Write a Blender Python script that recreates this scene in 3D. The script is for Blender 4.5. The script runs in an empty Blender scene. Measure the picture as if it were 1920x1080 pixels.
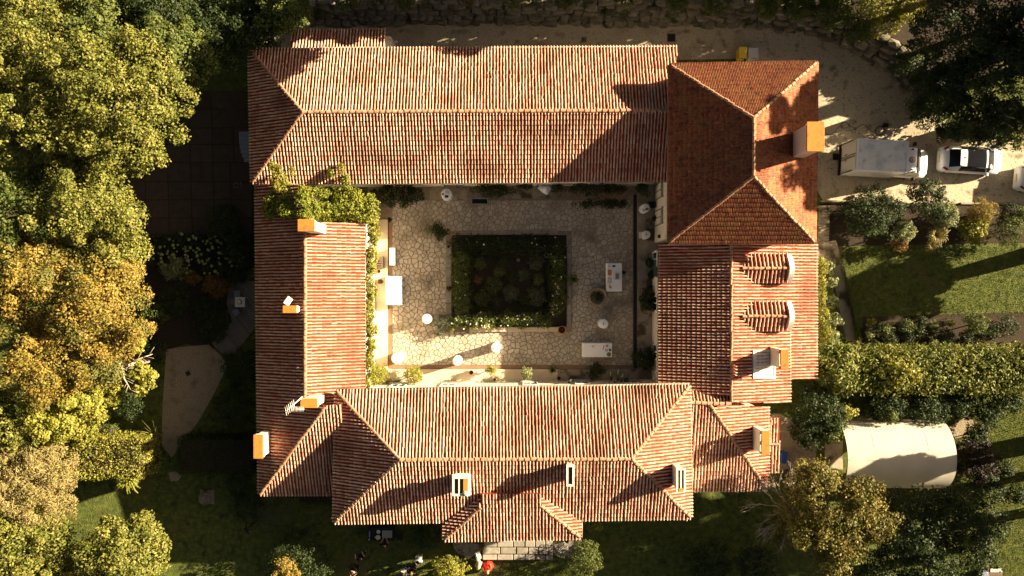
import bpy, math, random
import numpy as np
from mathutils import Vector, Matrix
random.seed(7)
RNG = np.random.default_rng(11)
S = bpy.context.scene
COL = S.collection
HC = 54.0            # height of the camera above the courtyard
FP = 1493.0          # focal length in photograph pixels
PI = math.pi

# ------------------------------------------------------------------ camera, sky, sun, exposure
cam = bpy.data.cameras.new('camera'); camo = bpy.data.objects.new('camera', cam); COL.objects.link(camo)
camo.location = (0, 0, HC); camo.rotation_euler = (0, 0, 0)
cam.lens = 28.0; cam.sensor_width = 36.0; cam.clip_start = 0.5; cam.clip_end = 3000
S.camera = camo
SUN_EL, SUN_AZ = math.radians(21.7), math.radians(73.0)      # azimuth clockwise from +Y
SD = Vector((math.cos(SUN_EL)*math.sin(SUN_AZ), math.cos(SUN_EL)*math.cos(SUN_AZ), math.sin(SUN_EL)))
w = bpy.data.worlds.new('World'); S.world = w; w.use_nodes = True
nt = w.node_tree; nt.nodes.clear()
sky = nt.nodes.new('ShaderNodeTexSky'); sky.sky_type = 'NISHITA'; sky.sun_disc = False
sky.sun_elevation = SUN_EL; sky.sun_rotation = SUN_AZ; sky.dust_density = 4.0; sky.air_density = 1.0; sky.ozone_density = 0.4
mixc = nt.nodes.new('ShaderNodeMix'); mixc.data_type = 'RGBA'; mixc.blend_type = 'MULTIPLY'
mixc.inputs[0].default_value = 1.0; mixc.inputs[7].default_value = (0.42, 0.37, 0.31, 1)
bg = nt.nodes.new('ShaderNodeBackground'); bg.inputs[1].default_value = 0.05
wo = nt.nodes.new('ShaderNodeOutputWorld')
nt.links.new(sky.outputs[0], mixc.inputs[6]); nt.links.new(mixc.outputs[2], bg.inputs[0]); nt.links.new(bg.outputs[0], wo.inputs[0])
sl = bpy.data.lights.new('sun', 'SUN'); sl.energy = 5.0; sl.angle = math.radians(0.6); sl.color = (1.0, 0.82, 0.545)
slo = bpy.data.objects.new('sun', sl); COL.objects.link(slo); slo.rotation_euler = SD.to_track_quat('Z', 'Y').to_euler(); slo.location = (60, 20, 40)
S.view_settings.view_transform = 'Standard'; S.view_settings.look = 'None'
S.view_settings.exposure = 2.28; S.view_settings.gamma = 1.0; S.view_settings.use_curve_mapping = False
S.render.engine = 'CYCLES'
S.cycles.max_bounces = 5; S.cycles.diffuse_bounces = 3; S.cycles.transparent_max_bounces = 4; S.cycles.use_denoising = True

def P(px, py, z=0.0):
    k = (HC - z)/FP
    return Vector(((px - 960)*k, (540 - py)*k, z))
def L(px, z=0.0): return px*(HC - z)/FP

# ------------------------------------------------------------------ materials
def mat(name, cols, scale=2.0, rough=0.85, bump=0.0, bscale=40.0, rnd=0.0, detail=5.0, spec=0.25, transl=0.0, metal=0.0, blend=0.12, second=None, island=True):
    m = bpy.data.materials.new(name); m.use_nodes = True
    t = m.node_tree; N = t.nodes; K = t.links; N.clear()
    out = N.new('ShaderNodeOutputMaterial'); b = N.new('ShaderNodeBsdfPrincipled')
    b.inputs['Roughness'].default_value = rough; b.inputs['Specular IOR Level'].default_value = spec; b.inputs['Metallic'].default_value = metal
    geo = N.new('ShaderNodeNewGeometry')
    if len(cols) == 1 and not rnd:
        b.inputs['Base Color'].default_value = (*cols[0], 1)
    else:
        no = N.new('ShaderNodeTexNoise'); no.inputs['Scale'].default_value = scale; no.inputs['Detail'].default_value = detail; no.inputs['Roughness'].default_value = 0.62
        K.new(geo.outputs['Position'], no.inputs['Vector'])
        st = N.new('ShaderNodeMath'); st.operation = 'MULTIPLY_ADD'; st.inputs[1].default_value = 2.2*(1 - rnd); st.inputs[2].default_value = -0.6*(1 - rnd) if not rnd else -0.6*(1-rnd)
        K.new(no.outputs[0], st.inputs[0]); fac = st.outputs[0]
        if rnd:
            ob = N.new('ShaderNodeObjectInfo')
            ad = N.new('ShaderNodeMath'); ad.operation = 'ADD'; K.new(geo.outputs['Random Per Island'], ad.inputs[0]); K.new(ob.outputs['Random'], ad.inputs[1])
            fr = N.new('ShaderNodeMath'); fr.operation = 'FRACT'; K.new(ad.outputs[0], fr.inputs[0])
            ml = N.new('ShaderNodeMath'); ml.operation = 'MULTIPLY_ADD'; ml.inputs[1].default_value = rnd
            K.new(fr.outputs[0], ml.inputs[0]); K.new(fac, ml.inputs[2]); fac = ml.outputs[0]
        rp = N.new('ShaderNodeValToRGB'); el = rp.color_ramp.elements
        n = len(cols)
        el[0].position = 0.0; el[0].color = (*cols[0], 1); el[1].position = 1.0; el[1].color = (*cols[-1], 1)
        for i in range(1, n - 1):
            e = el.new(i/(n - 1)); e.color = (*cols[i], 1)
        K.new(fac, rp.inputs[0]); csock = rp.outputs[0]
        if second:      # (colour, scale, amount threshold) : patches of wear, moss, dirt
            for (c2, s2, lo, hi) in second:
                n2 = N.new('ShaderNodeTexNoise'); n2.inputs['Scale'].default_value = s2; n2.inputs['Detail'].default_value = 4
                K.new(geo.outputs['Position'], n2.inputs['Vector'])
                mr = N.new('ShaderNodeMapRange'); mr.inputs[1].default_value = lo; mr.inputs[2].default_value = hi
                K.new(n2.outputs[0], mr.inputs[0])
                mx = N.new('ShaderNodeMix'); mx.data_type = 'RGBA'; K.new(mr.outputs[0], mx.inputs[0]); K.new(csock, mx.inputs[6]); mx.inputs[7].default_value = (*c2, 1)
                csock = mx.outputs[2]
        K.new(csock, b.inputs['Base Color'])
    if bump:
        nb = N.new('ShaderNodeTexNoise'); nb.inputs['Scale'].default_value = bscale; nb.inputs['Detail'].default_value = 3
        K.new(geo.outputs['Position'], nb.inputs['Vector'])
        bp = N.new('ShaderNodeBump'); bp.inputs['Strength'].default_value = 1.0; bp.inputs['Distance'].default_value = bump
        K.new(nb.outputs[0], bp.inputs['Height']); K.new(bp.outputs[0], b.inputs['Normal'])
    if transl:
        tr = N.new('ShaderNodeBsdfTranslucent'); ms = N.new('ShaderNodeMixShader'); ms.inputs[0].default_value = transl
        if len(cols) > 1 or rnd: K.new(csock, tr.inputs[0])
        else: tr.inputs[0].default_value = (*cols[0], 1)
        K.new(b.outputs[0], ms.inputs[1]); K.new(tr.outputs[0], ms.inputs[2]); K.new(ms.outputs[0], out.inputs[0])
    else:
        K.new(b.outputs[0], out.inputs[0])
    return m

MT = {}
MT['tile'] = mat('clay_cover_tile', [(.26,.105,.062),(.41,.205,.138),(.51,.315,.225),(.56,.41,.305),(.46,.245,.16),(.60,.49,.40)], 3.0, .9, .004, 60, rnd=.75, second=[((.22,.13,.085), .45, .50, .74), ((.36,.30,.20), 6.0, .66, .72)])
MT['deck'] = mat('clay_channel', [(.22,.025,.010),(.29,.038,.013),(.13,.019,.010)], 1.5, .9, .004, 50)
MT['tile_new'] = mat('interlocking_tile', [(.09,.020,.011),(.15,.038,.019),(.23,.075,.038),(.27,.115,.04),(.18,.050,.03)], 7.0, .85, .006, 40, rnd=.26, second=[((.22,.12,.04), .9, .54, .8), ((.10,.035,.02), 2.2, .55, .72), ((.40,.28,.18), 8.0, .68, .73)])
MT['deck_new'] = mat('tile_batten', [(.10,.018,.008),(.14,.026,.011)], 1.5, .9)
MT['ridge'] = mat('ridge_tile_clay', [(.27,.13,.08),(.38,.22,.14),(.34,.16,.09),(.43,.30,.21)], 2.0, .9, .004, 50, rnd=.6)
MT['plaster'] = mat('cream_plaster', [(.54,.49,.41),(.66,.61,.52),(.62,.57,.48)], 1.2, .9, .004, 30, second=[((.34,.28,.2), .8, .6, .8)])
MT['white'] = mat('white_paint', [(.64,.60,.54),(.78,.75,.70)], 2.0, .7, second=[((.42,.35,.27), 2.4, .6, .75)])
MT['cloth'] = mat('white_cloth', [(.80,.79,.80),(.84,.83,.84)], 3.0, .9)
MT['terra'] = mat('terracotta_slab', [(.38,.13,.022),(.47,.18,.03),(.42,.15,.025)], 3.0, .8, .003, 40, second=[((.22,.11,.05), 2.2, .56, .7)])
MT['dark'] = mat('dark_opening', [(.012,.010,.009)], rough=.9)
MT['gutter'] = mat('zinc_gutter', [(.22,.16,.13)], rough=.5, metal=.3)
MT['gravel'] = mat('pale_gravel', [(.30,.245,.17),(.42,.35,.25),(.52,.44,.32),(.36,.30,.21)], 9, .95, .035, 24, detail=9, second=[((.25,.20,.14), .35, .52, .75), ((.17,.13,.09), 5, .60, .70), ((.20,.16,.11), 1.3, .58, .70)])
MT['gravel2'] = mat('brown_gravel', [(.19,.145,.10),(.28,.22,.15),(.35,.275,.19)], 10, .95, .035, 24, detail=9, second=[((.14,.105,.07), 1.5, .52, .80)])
MT['lawn'] = mat('lawn_grass', [(.028,.040,.009),(.052,.070,.013),(.090,.105,.020),(.14,.135,.032)], 3.0, .95, .06, 14, detail=10, second=[((.10,.085,.03), .3, .56, .72), ((.03,.04,.01), 1.6, .55, .68)])
MT['grass'] = mat('grass_blades', [(.05,.07,.012),(.10,.12,.02),(.17,.17,.035),(.24,.20,.06)], .8, .8, rnd=.5, transl=.3)
MT['soil'] = mat('dark_soil', [(.020,.014,.009),(.035,.025,.015),(.05,.035,.02)], 8, .95, .02, 30)
MT['mortar'] = mat('earthy_joint', [(.18,.135,.09),(.25,.19,.13),(.33,.26,.18)], 3, .95, .01, 40)
MT['stone'] = mat('crazy_paving_stone', [(.30,.24,.18),(.38,.315,.245),(.45,.38,.30),(.52,.45,.36),(.40,.335,.265)], 2.5, .85, .008, 30, rnd=.45, second=[((.54,.46,.37), .30, .55, .72), ((.20,.16,.12), .42, .54, .70), ((.24,.20,.12), 3.0, .62, .72)])
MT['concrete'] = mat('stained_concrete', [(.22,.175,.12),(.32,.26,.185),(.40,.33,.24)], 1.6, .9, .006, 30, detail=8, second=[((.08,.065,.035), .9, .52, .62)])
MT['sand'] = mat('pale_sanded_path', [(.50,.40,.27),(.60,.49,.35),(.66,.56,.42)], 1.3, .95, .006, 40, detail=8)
MT['channel'] = mat('brown_edging', [(.20,.12,.07),(.27,.17,.10)], 2.0, .9, .004, 30)
MT['coping'] = mat('grey_coping_stone', [(.14,.12,.09),(.26,.23,.19),(.36,.32,.27)], 3.5, .9, .01, 25, rnd=.4)
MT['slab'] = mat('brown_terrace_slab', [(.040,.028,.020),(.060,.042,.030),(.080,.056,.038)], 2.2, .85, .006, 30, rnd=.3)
MT['rock'] = mat('wall_rock', [(.06,.05,.035),(.13,.11,.08),(.22,.19,.14),(.30,.27,.22)], 2.2, .9, .03, 14, rnd=.4, second=[((.05,.06,.02), 1.2, .55, .65)])
MT['wood'] = mat('grey_deck_timber', [(.10,.085,.075),(.15,.13,.115),(.19,.165,.15)], 4, .8, .004, 40, rnd=.5)
MT['bark'] = mat('bark', [(.07,.05,.035),(.12,.09,.065),(.17,.13,.10)], 6, .9, .02, 20)
MT['palebark'] = mat('pale_bark', [(.30,.24,.18),(.42,.35,.27)], 6, .9, .01, 20)
MT['carpaint'] = mat('white_car_paint', [(.72,.73,.75)], rough=.25, spec=.5)
MT['vanroof'] = mat('scuffed_van_roof', [(.50,.48,.46),(.68,.66,.63),(.76,.74,.71)], 1.3, .6, second=[((.42,.40,.38), 3, .56, .75)])
MT['glass'] = mat('tinted_glass', [(.010,.011,.014)], rough=.12, spec=.3)
MT['rubber'] = mat('black_rubber', [(.015,.015,.015)], rough=.7)
MT['alloy'] = mat('alloy_rim', [(.5,.5,.5)], rough=.3, metal=.8)
MT['redlamp'] = mat('red_lamp_lens', [(.25,.015,.01)], rough=.2)
MT['clearlamp'] = mat('clear_lamp_lens', [(.55,.57,.6)], rough=.1)
MT['black'] = mat('black_paint', [(.014,.013,.013)], rough=.6)
MT['blackcloth'] = mat('black_cloth', [(.016,.016,.02)], rough=.9)
MT['darkmetal'] = mat('dark_iron', [(.03,.028,.026)], rough=.6, metal=.4)
MT['tarp'] = mat('translucent_white_sheet', [(.66,.60,.50),(.74,.68,.58)], .8, .55, transl=.35)
MT['blue'] = mat('blue_plastic', [(.02,.05,.22)], rough=.5)
MT['yellow'] = mat('yellow_plastic', [(.75,.50,.05)], rough=.5)
MT['palegrey'] = mat('pale_grey_plastic', [(.55,.54,.53)], rough=.5)
MT['red'] = mat('red_fabric', [(.55,.03,.015)], rough=.8)
MT['orange'] = mat('orange_food', [(.55,.16,.03)], rough=.6)
MT['skin'] = mat('skin', [(.45,.26,.17)], rough=.6)
MT['hair'] = mat('dark_hair', [(.03,.018,.01)], rough=.6)
MT['fairhair'] = mat('fair_hair', [(.28,.18,.08)], rough=.6)
MT['bluecloth'] = mat('pale_blue_fabric', [(.40,.52,.68)], rough=.9)
MT['jeans'] = mat('navy_fabric', [(.03,.04,.09)], rough=.9)
MT['cream'] = mat('cream_fabric', [(.66,.58,.45)], rough=.9)
MT['slate'] = mat('blue_grey_slats', [(.16,.18,.24),(.20,.22,.28)], 3, .6, rnd=.3)
MT['doorgreen'] = mat('dark_green_paint', [(.03,.06,.05)], rough=.6)
# foliage
def leafmat(name, cols, **k): return mat(name, cols, .7, .6, rnd=.55, transl=.28, spec=.3, **k)
MT['olive'] = leafmat('olive_leaves', [(.035,.052,.009),(.105,.120,.018),(.215,.208,.040),(.33,.285,.080)])
MT['green'] = leafmat('green_leaves', [(.030,.050,.010),(.065,.092,.016),(.115,.135,.028),(.17,.17,.045)])
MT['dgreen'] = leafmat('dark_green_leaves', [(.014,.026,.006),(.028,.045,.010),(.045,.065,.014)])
MT['gold'] = leafmat('golden_leaves', [(.07,.075,.012),(.17,.135,.020),(.29,.20,.038),(.37,.23,.05)], second=[((.13,.13,.03), .5, .5, .62)])
MT['autumn'] = leafmat('autumn_leaves', [(.035,.045,.010),(.10,.10,.018),(.21,.165,.035),(.31,.225,.055)])
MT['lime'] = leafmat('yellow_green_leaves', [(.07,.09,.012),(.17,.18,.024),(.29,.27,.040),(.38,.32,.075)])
MT['pale'] = leafmat('pale_green_leaves', [(.12,.14,.05),(.20,.22,.09),(.30,.31,.16)])
MT['conifer'] = leafmat('pale_conifer_needles', [(.12,.11,.025),(.21,.18,.055),(.32,.25,.10),(.36,.24,.14)])
MT['grey'] = leafmat('grey_green_leaves', [(.05,.06,.03),(.09,.105,.055),(.15,.16,.09)])
MT['purple'] = leafmat('purple_leaves', [(.010,.009,.006),(.020,.014,.010),(.06,.030,.024)])
MT['rust'] = leafmat('rust_leaves', [(.08,.045,.012),(.16,.09,.02),(.26,.13,.03)])
MT['laurel'] = leafmat('laurel_leaves', [(.035,.055,.010),(.10,.125,.020),(.20,.20,.040),(.28,.25,.06)])
MT['flower'] = mat('white_petals', [(.70,.66,.52),(.80,.77,.66)], 3, .8, transl=.2)
MT['hydr'] = mat('greenish_hydrangea_heads', [(.13,.16,.04),(.22,.25,.08),(.30,.32,.13)], 3, .9, rnd=.5, transl=.2)

# ------------------------------------------------------------------ mesh helpers
class MB:
    def __init__(s): s.v = []; s.f = []; s.m = []; s.sm = []
    def add(s, vs, fs, mi=0, smooth=False):
        o = len(s.v); s.v += [tuple(v) for v in vs]
        for f in fs: s.f.append(tuple(i + o for i in f)); s.m.append(mi); s.sm.append(smooth)
        return s
    def box(s, c, d, rz=0.0, mi=0, taper=1.0, bev=0.0):
        x, y, z = (a/2 for a in d); R = Matrix.Rotation(rz, 3, 'Z'); c = Vector(c)
        if bev > 0:
            b = min(bev, x*.45, y*.45, z*.45)
            ring = [(-x+b,-y),(x-b,-y),(x,-y+b),(x,y-b),(x-b,y),(-x+b,y),(-x,y-b),(-x,-y+b)]
            vs = [c + R @ Vector((a*(1-b/x) if k == 2 else a, q*(1-b/y) if k == 2 else q, zz)) for k, zz in enumerate((-z, z-b, z)) for a, q in ring]
            fs = [tuple(range(7, -1, -1)), tuple(range(16, 24))]
            for k in (0, 8): fs += [(k+i, k+(i+1) % 8, k+8+(i+1) % 8, k+8+i) for i in range(8)]
            return s.add(vs, fs, mi)
        vs = []
        for zz, t in ((-z, 1.0), (z, taper)):
            for a, b in ((-x,-y),(x,-y),(x,y),(-x,y)): vs.append(c + R @ Vector((a*t, b*t, zz)))
        return s.add(vs, [(3,2,1,0),(4,5,6,7),(0,1,5,4),(1,2,6,5),(2,3,7,6),(3,0,4,7)], mi)
    def prism(s, poly, z0, z1, mi=0, grow=0.0):
        n = len(poly); cx = sum(p[0] for p in poly)/n; cy = sum(p[1] for p in poly)/n
        A = sum(poly[i][0]*poly[(i+1) % n][1] - poly[(i+1) % n][0]*poly[i][1] for i in range(n))
        if A < 0: poly = list(poly)[::-1]
        vs = [(p[0], p[1], z0) for p in poly] + [(cx + (p[0]-cx)*(1+grow), cy + (p[1]-cy)*(1+grow), z1) for p in poly]
        fs = [tuple(range(n-1, -1, -1)), tuple(range(n, 2*n))] + [(i, (i+1) % n, n+(i+1) % n, n+i) for i in range(n)]
        return s.add(vs, fs, mi)
    def tube(s, pts, rad, seg=6, mi=0, cap=True):
        pts = [Vector(p) for p in pts]; n = len(pts)
        if not hasattr(rad, '__len__'): rad = [rad]*n
        vs = []; last = Vector((0, 0, 1))
        for i, p in enumerate(pts):
            t = (pts[min(i+1, n-1)] - pts[max(i-1, 0)]).normalized()
            a = t.cross(Vector((0, 0, 1)) if abs(t.z) < .9 else Vector((1, 0, 0))).normalized(); b = t.cross(a)
            for k in range(seg):
                an = 2*PI*k/seg; vs.append(p + (a*math.cos(an) + b*math.sin(an))*rad[i])
        fs = [(i*seg+k, i*seg+(k+1) % seg, (i+1)*seg+(k+1) % seg, (i+1)*seg+k) for i in range(n-1) for k in range(seg)]
        if cap: fs += [tuple(range(seg-1, -1, -1)), tuple(range((n-1)*seg, n*seg))]
        return s.add(vs, fs, mi, True)
    def lathe(s, c, prof, seg=20, mi=0, sx=1.0, sy=1.0, wob=0.0):
        vs = []
        for r, z in prof:
            for k in range(seg):
                a = 2*PI*k/seg; q = r*(1 + wob*math.sin(a*7))
                vs.append((c[0]+q*math.cos(a)*sx, c[1]+q*math.sin(a)*sy, c[2]+z))
        n = len(prof)
        fs = [(i*seg+k, i*seg+(k+1) % seg, (i+1)*seg+(k+1) % seg, (i+1)*seg+k) for i in range(n-1) for k in range(seg)]
        fs += [tuple(range(seg-1, -1, -1)), tuple(range((n-1)*seg, n*seg))]
        return s.add(vs, fs, mi, True)
    def mesh(s, name, mats):
        me = bpy.data.meshes.new(name); me.from_pydata(s.v, [], s.f)
        for m in (mats if isinstance(mats, (list, tuple)) else [mats]): me.materials.append(MT[m] if isinstance(m, str) else m)
        if any(s.m): me.polygons.foreach_set('material_index', s.m)
        me.polygons.foreach_set('use_smooth', s.sm); me.update()
        return me
def build(name, mb, m, parent=None, winv=None):
    return link(name, mb.mesh(name, m), parent, winv)
def link(name, me, parent=None, winv=None):
    o = bpy.data.objects.new(name, me); COL.objects.link(o)
    if parent is not None:
        o.parent = parent
        if winv is not None: o.matrix_parent_inverse = winv
    return o
def tag(o, label=None, cat=None, group=None, kind=None):
    for k, v in (('label', label), ('category', cat), ('group', group), ('kind', kind)):
        if v: o[k] = v
    return o
def thing(name, label, cat, loc=(0, 0, 0), rz=0.0, group=None):
    o = bpy.data.objects.new(name, None); COL.objects.link(o); o.empty_display_size = .3
    o.location = loc; o.rotation_euler = (0, 0, rz); tag(o, label, cat, group); return o
def struct(name, mb, m, label=None):
    o = build(name, mb, m); tag(o, label, None, None, 'structure'); return o
def dup(root, loc, rz=0.0, label=None, group=None, s=None):
    r = root.copy(); COL.objects.link(r); r.location = loc; r.rotation_euler = (0, 0, rz)
    if label: r['label'] = label
    if group: r['group'] = group
    if s: r.scale = (s, s, s)
    for ch in list(root.children):
        c = ch.copy(); COL.objects.link(c); c.parent = r
        for g in list(ch.children):
            d = g.copy(); COL.objects.link(d); d.parent = c
    return r
def np_mesh(name, V, F, m, smooth=False):
    me = bpy.data.meshes.new(name); V = np.asarray(V, dtype=np.float32); F = np.asarray(F, dtype=np.int32)
    me.vertices.add(len(V)); me.vertices.foreach_set('co', V.ravel())
    k = F.shape[1]; me.loops.add(F.size); me.loops.foreach_set('vertex_index', F.ravel())
    me.polygons.add(len(F)); me.polygons.foreach_set('loop_start', np.arange(0, F.size, k, dtype=np.int32))
    try: me.polygons.foreach_set('loop_total', np.full(len(F), k, dtype=np.int32))
    except Exception: pass
    if smooth: me.polygons.foreach_set('use_smooth', np.ones(len(F), dtype=bool))
    me.materials.append(MT[m]); me.update(calc_edges=True); return me
def sheet(name, pts, z, m, kind='structure', label=None, sub=0):
    mb = MB(); poly = [P(a, b) for a, b in pts]
    A = sum(poly[i][0]*poly[(i+1) % len(poly)][1] - poly[(i+1) % len(poly)][0]*poly[i][1] for i in range(len(poly)))
    if A < 0: poly = poly[::-1]
    mb.add([(p.x, p.y, z) for p in poly], [tuple(range(len(poly)))]); o = build(name, mb, m); tag(o, label, None, None, kind); return o

# ------------------------------------------------------------------ foliage
def unit(a): return a/np.maximum(np.linalg.norm(a, axis=1, keepdims=True), 1e-6)
def leaf_mesh(name, pts, nrm, size, m, aspect=.55, tilt=.7, flow=None):
    n = len(pts)
    N = unit(nrm + RNG.normal(0, tilt, (n, 3)))
    T = RNG.normal(0, 1, (n, 3)) if flow is None else flow + RNG.normal(0, .35, (n, 3))
    T = unit(T - N*np.sum(T*N, axis=1, keepdims=True)); B = np.cross(N, T)
    s = size*RNG.uniform(.65, 1.35, (n, 1)); h = s*.5; wd = s*.5*aspect
    V = np.empty((n, 4, 3)); V[:, 0] = pts - T*h; V[:, 1] = pts + B*wd + N*s*.08; V[:, 2] = pts + T*h; V[:, 3] = pts - B*wd + N*s*.08
    return np_mesh(name, V.reshape(-1, 3), np.arange(n*4).reshape(-1, 4), m)
def crown_pts(c, r, n, clump=.55, zlow=-.35, fill=.25, dens=1.25):
    c = np.array(c, float); r = np.array(r, float)
    rm = (r[0]*r[1])**.5
    K = max(5, int(dens*2*PI*rm*rm/(clump*clump*2.0)))
    d = unit(RNG.normal(0, 1, (K*3, 3))); d = d[d[:, 2] > zlow][:K]
    lob = 1 + .19*np.sin(d[:, 0]*4.1 + c[0]) * np.cos(d[:, 1]*4.7 + c[1]) + RNG.normal(0, .08, len(d))
    cc = c + d*r*(lob*.93)[:, None] - d*clump*.5
    k = RNG.integers(0, len(d), n)
    e = unit(RNG.normal(0, 1, (n, 3))); cs = clump*RNG.uniform(.55, 1.25, len(d))[k][:, None]
    rad = RNG.uniform(.35, 1, (n, 1))**.6
    pts = cc[k] + e*cs*rad*np.array([1, 1, .75])
    nrm = e*.8 + d[k]*.35 + np.array([0, 0, .35])
    nf = int(n*fill)
    if nf:
        dd = unit(RNG.normal(0, 1, (nf, 3))); dd[:, 2] = np.abs(dd[:, 2])*.9 - .1
        pf = c + dd*r*RNG.uniform(.35, .85, (nf, 1)); pts = np.vstack([pts, pf]); nrm = np.vstack([nrm, dd + [0, 0, .4]])
    return pts, nrm
CL = {}
def tree(name, label, px, py, rp, zc, rz, m, n, size=.17, clump=.55, group=None, ry=None, limbs=5, cat='tree', z0=0.0, trunk=.2, aspect=.55, fill=.25, bark='bark', zlow=-.35, extra=()):
    """a broadleaf tree: crown centre (px,py) in the photo at height zc, rp its radius there in pixels"""
    c = P(px, py, zc); r = L(rp, zc); r2 = L(ry, zc) if ry else r
    t = thing(name, label, cat, (c.x, c.y, z0), group=group)
    inv = Matrix.Translation((-c.x, -c.y, -z0))
    pts, nrm = crown_pts(c, (r, r2, rz), n, clump, zlow, fill)
    for (ex, ey, er, ez, en) in extra:
        e = P(ex, ey, ez); p2, n2 = crown_pts(e, (L(er, ez),)*2 + (L(er, ez)*.75,), en, clump, zlow, fill); pts = np.vstack([pts, p2]); nrm = np.vstack([nrm, n2])
    link('crown', leaf_mesh('crown', pts, nrm, size, m, aspect), t, inv)
    g0 = P(px, py, z0)*.8 + Vector((c.x, c.y, z0))*.2     # foot of the trunk: crowns lean a little towards the clearing
    mb = MB(); top = Vector((c.x, c.y, zc + rz*.2))
    mb.tube([(g0.x, g0.y, z0-.1), ((g0.x+c.x)/2+.05, (g0.y+c.y)/2-.04, (z0+zc)/2), top], [trunk*1.25, trunk, trunk*.4], 8)
    for k in range(limbs):
        a = 2*PI*k/max(limbs, 1) + random.uniform(-.4, .4); fz = random.uniform(.6, .95); st = Vector((g0.x+(c.x-g0.x)*fz, g0.y+(c.y-g0.y)*fz, z0 + (zc-z0)*fz))
        en = Vector((c.x + math.cos(a)*r*.75, c.y + math.sin(a)*r2*.75, zc + rz*random.uniform(.05, .5)))
        mid = st.lerp(en, .5) + Vector((0, 0, .25))
        mb.tube([st, mid, en], [trunk*.45, trunk*.28, trunk*.08], 5)
    build('trunk', mb, bark, t, inv)
    return t
def shrub(label, px, py, rp, zc, rz, m, n, size=.11, clump=.28, name='shrub', ry=None, group=None, cat='shrub', aspect=.6, fill=.35, z0=0.0):
    return tree(name, label, px, py, rp, zc, rz, m, n, size, clump, group, ry, 4, cat, z0, .035, aspect, fill, zlow=-.7)
def hedge_pts(c, d, rz, n, jit=.07):
    """points on the top and sides of a clipped box"""
    x, y, z = d; At, A1, A2 = x*y, 2*x*z, 2*y*z; tot = At+A1+A2
    u = RNG.uniform(0, 1, n); a = RNG.uniform(-.5, .5, n); b = RNG.uniform(-.5, .5, n); sg = np.where(RNG.uniform(0, 1, n) > .5, .5, -.5)
    Pn = np.zeros((n, 3)); Nn = np.zeros((n, 3))
    t = u < At/tot; f = (u >= At/tot) & (u < (At+A1)/tot); s = ~(t | f)
    Pn[t] = np.stack([a[t]*x, b[t]*y, np.full(t.sum(), z)], 1); Nn[t] = (0, 0, 1)
    Pn[f] = np.stack([a[f]*x, sg[f]*y, (b[f]+.5)*z], 1); Nn[f, 1] = sg[f]*2
    Pn[s] = np.stack([sg[s]*x, a[s]*y, (b[s]+.5)*z], 1); Nn[s, 0] = sg[s]*2
    lump = .5*jit*np.sin(Pn[:, :1]*2.3)*np.cos(Pn[:, 1:2]*3.1 + 1)
    Pn = Pn + RNG.normal(0, jit, (n, 3)) + Nn*lump
    Pn[:, 2] = np.maximum(Pn[:, 2], .02)
    cr, sr = math.cos(rz), math.sin(rz); R = np.array([[cr, -sr, 0], [sr, cr, 0], [0, 0, 1]])
    return Pn @ R.T + np.array(c), Nn @ R.T
def hedge(label, x0, y0, x1, y1, h, m, n, size=.1, jit=.07, name='clipped_hedge', rz=0.0, z0=0.0, group=None, aspect=.6, core='dgreen', tilt=.7):
    """clipped hedge whose top fills the photo box x0..x1, y0..y1"""
    c = P((x0+x1)/2, (y0+y1)/2, z0+h); d = (L(x1-x0, z0+h), L(y1-y0, z0+h), h)
    t = thing(name, label, 'hedge', (c.x, c.y, z0), group=group); inv = Matrix.Translation((-c.x, -c.y, -z0))
    p, nn = hedge_pts((c.x, c.y, z0), d, rz, n, jit)
    link('foliage', leaf_mesh('foliage', p, nn, size, m, aspect, tilt), t, inv)
    mb = MB(); mb.box((c.x, c.y, z0 + h/2 - .06), (max(d[0]-.3, .05), max(d[1]-.3, .05), max(h-.16, .05)), rz); build('branches', mb, 'soil', t, inv)
    return t
def clip(poly, nx, ny, d):          # keep nx*x+ny*y <= d
    out = []; n = len(poly)
    for i in range(n):
        a, b = poly[i], poly[(i+1) % n]; da = nx*a[0]+ny*a[1]-d; db = nx*b[0]+ny*b[1]-d
        if da <= 0: out.append(a)
        if (da < 0 < db) or (db < 0 < da):
            t = da/(da-db); out.append((a[0]+(b[0]-a[0])*t, a[1]+(b[1]-a[1])*t))
    return out
def area(p): return abs(sum(p[i][0]*p[(i+1) % len(p)][1]-p[(i+1) % len(p)][0]*p[i][1] for i in range(len(p))))/2
def cliprect(poly, x0, y0, x1, y1):
    for q in ((-1, 0, -x0), (1, 0, x1), (0, -1, -y0), (0, 1, y1)):
        if len(poly) < 3: return []
        poly = clip(poly, *q)
    return poly if len(poly) > 2 else []
# ------------------------------------------------------------------ roofs
def cover_mesh(pitch=.195, ln=.31):
    mb = MB(); r0, r1 = pitch*.285, pitch*.24; vs = []
    for y, r, zo in ((-.02, r0, .052), (ln, r1, .010)):
        for k in range(6):
            a = PI*k/5; vs.append((-r*math.cos(a), y, zo + r*math.sin(a)*1.3 - (.02 if k in (0, 5) else 0)))
    mb.add(vs, [(k+1, k, 6+k, 7+k) for k in range(5)], 0, True); mb.add([(v[0], v[1], v[2]) for v in vs[:6]], [(0, 1, 2, 3, 4, 5)], 0, False)
    return mb
def inter_mesh(pitch=.19, ln=.31):
    pr = [(-.095,.0),(-.080,.030),(-.056,.030),(-.042,.006),(-.006,.004),(.006,.026),(.030,.026),(.044,.006),(.093,.0)]
    vs = [(x, -.01, z+.058) for x, z in pr] + [(x, ln, z+.008) for x, z in pr] + [(x, -.01, .0) for x, z in pr]
    n = len(pr); mb = MB()
    mb.add(vs, [(k, k+1, n+k+1, n+k) for k in range(n-1)] + [(2*n+k, 2*n+k+1, k+1, k) for k in range(n-1)], 0, False); return mb
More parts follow.
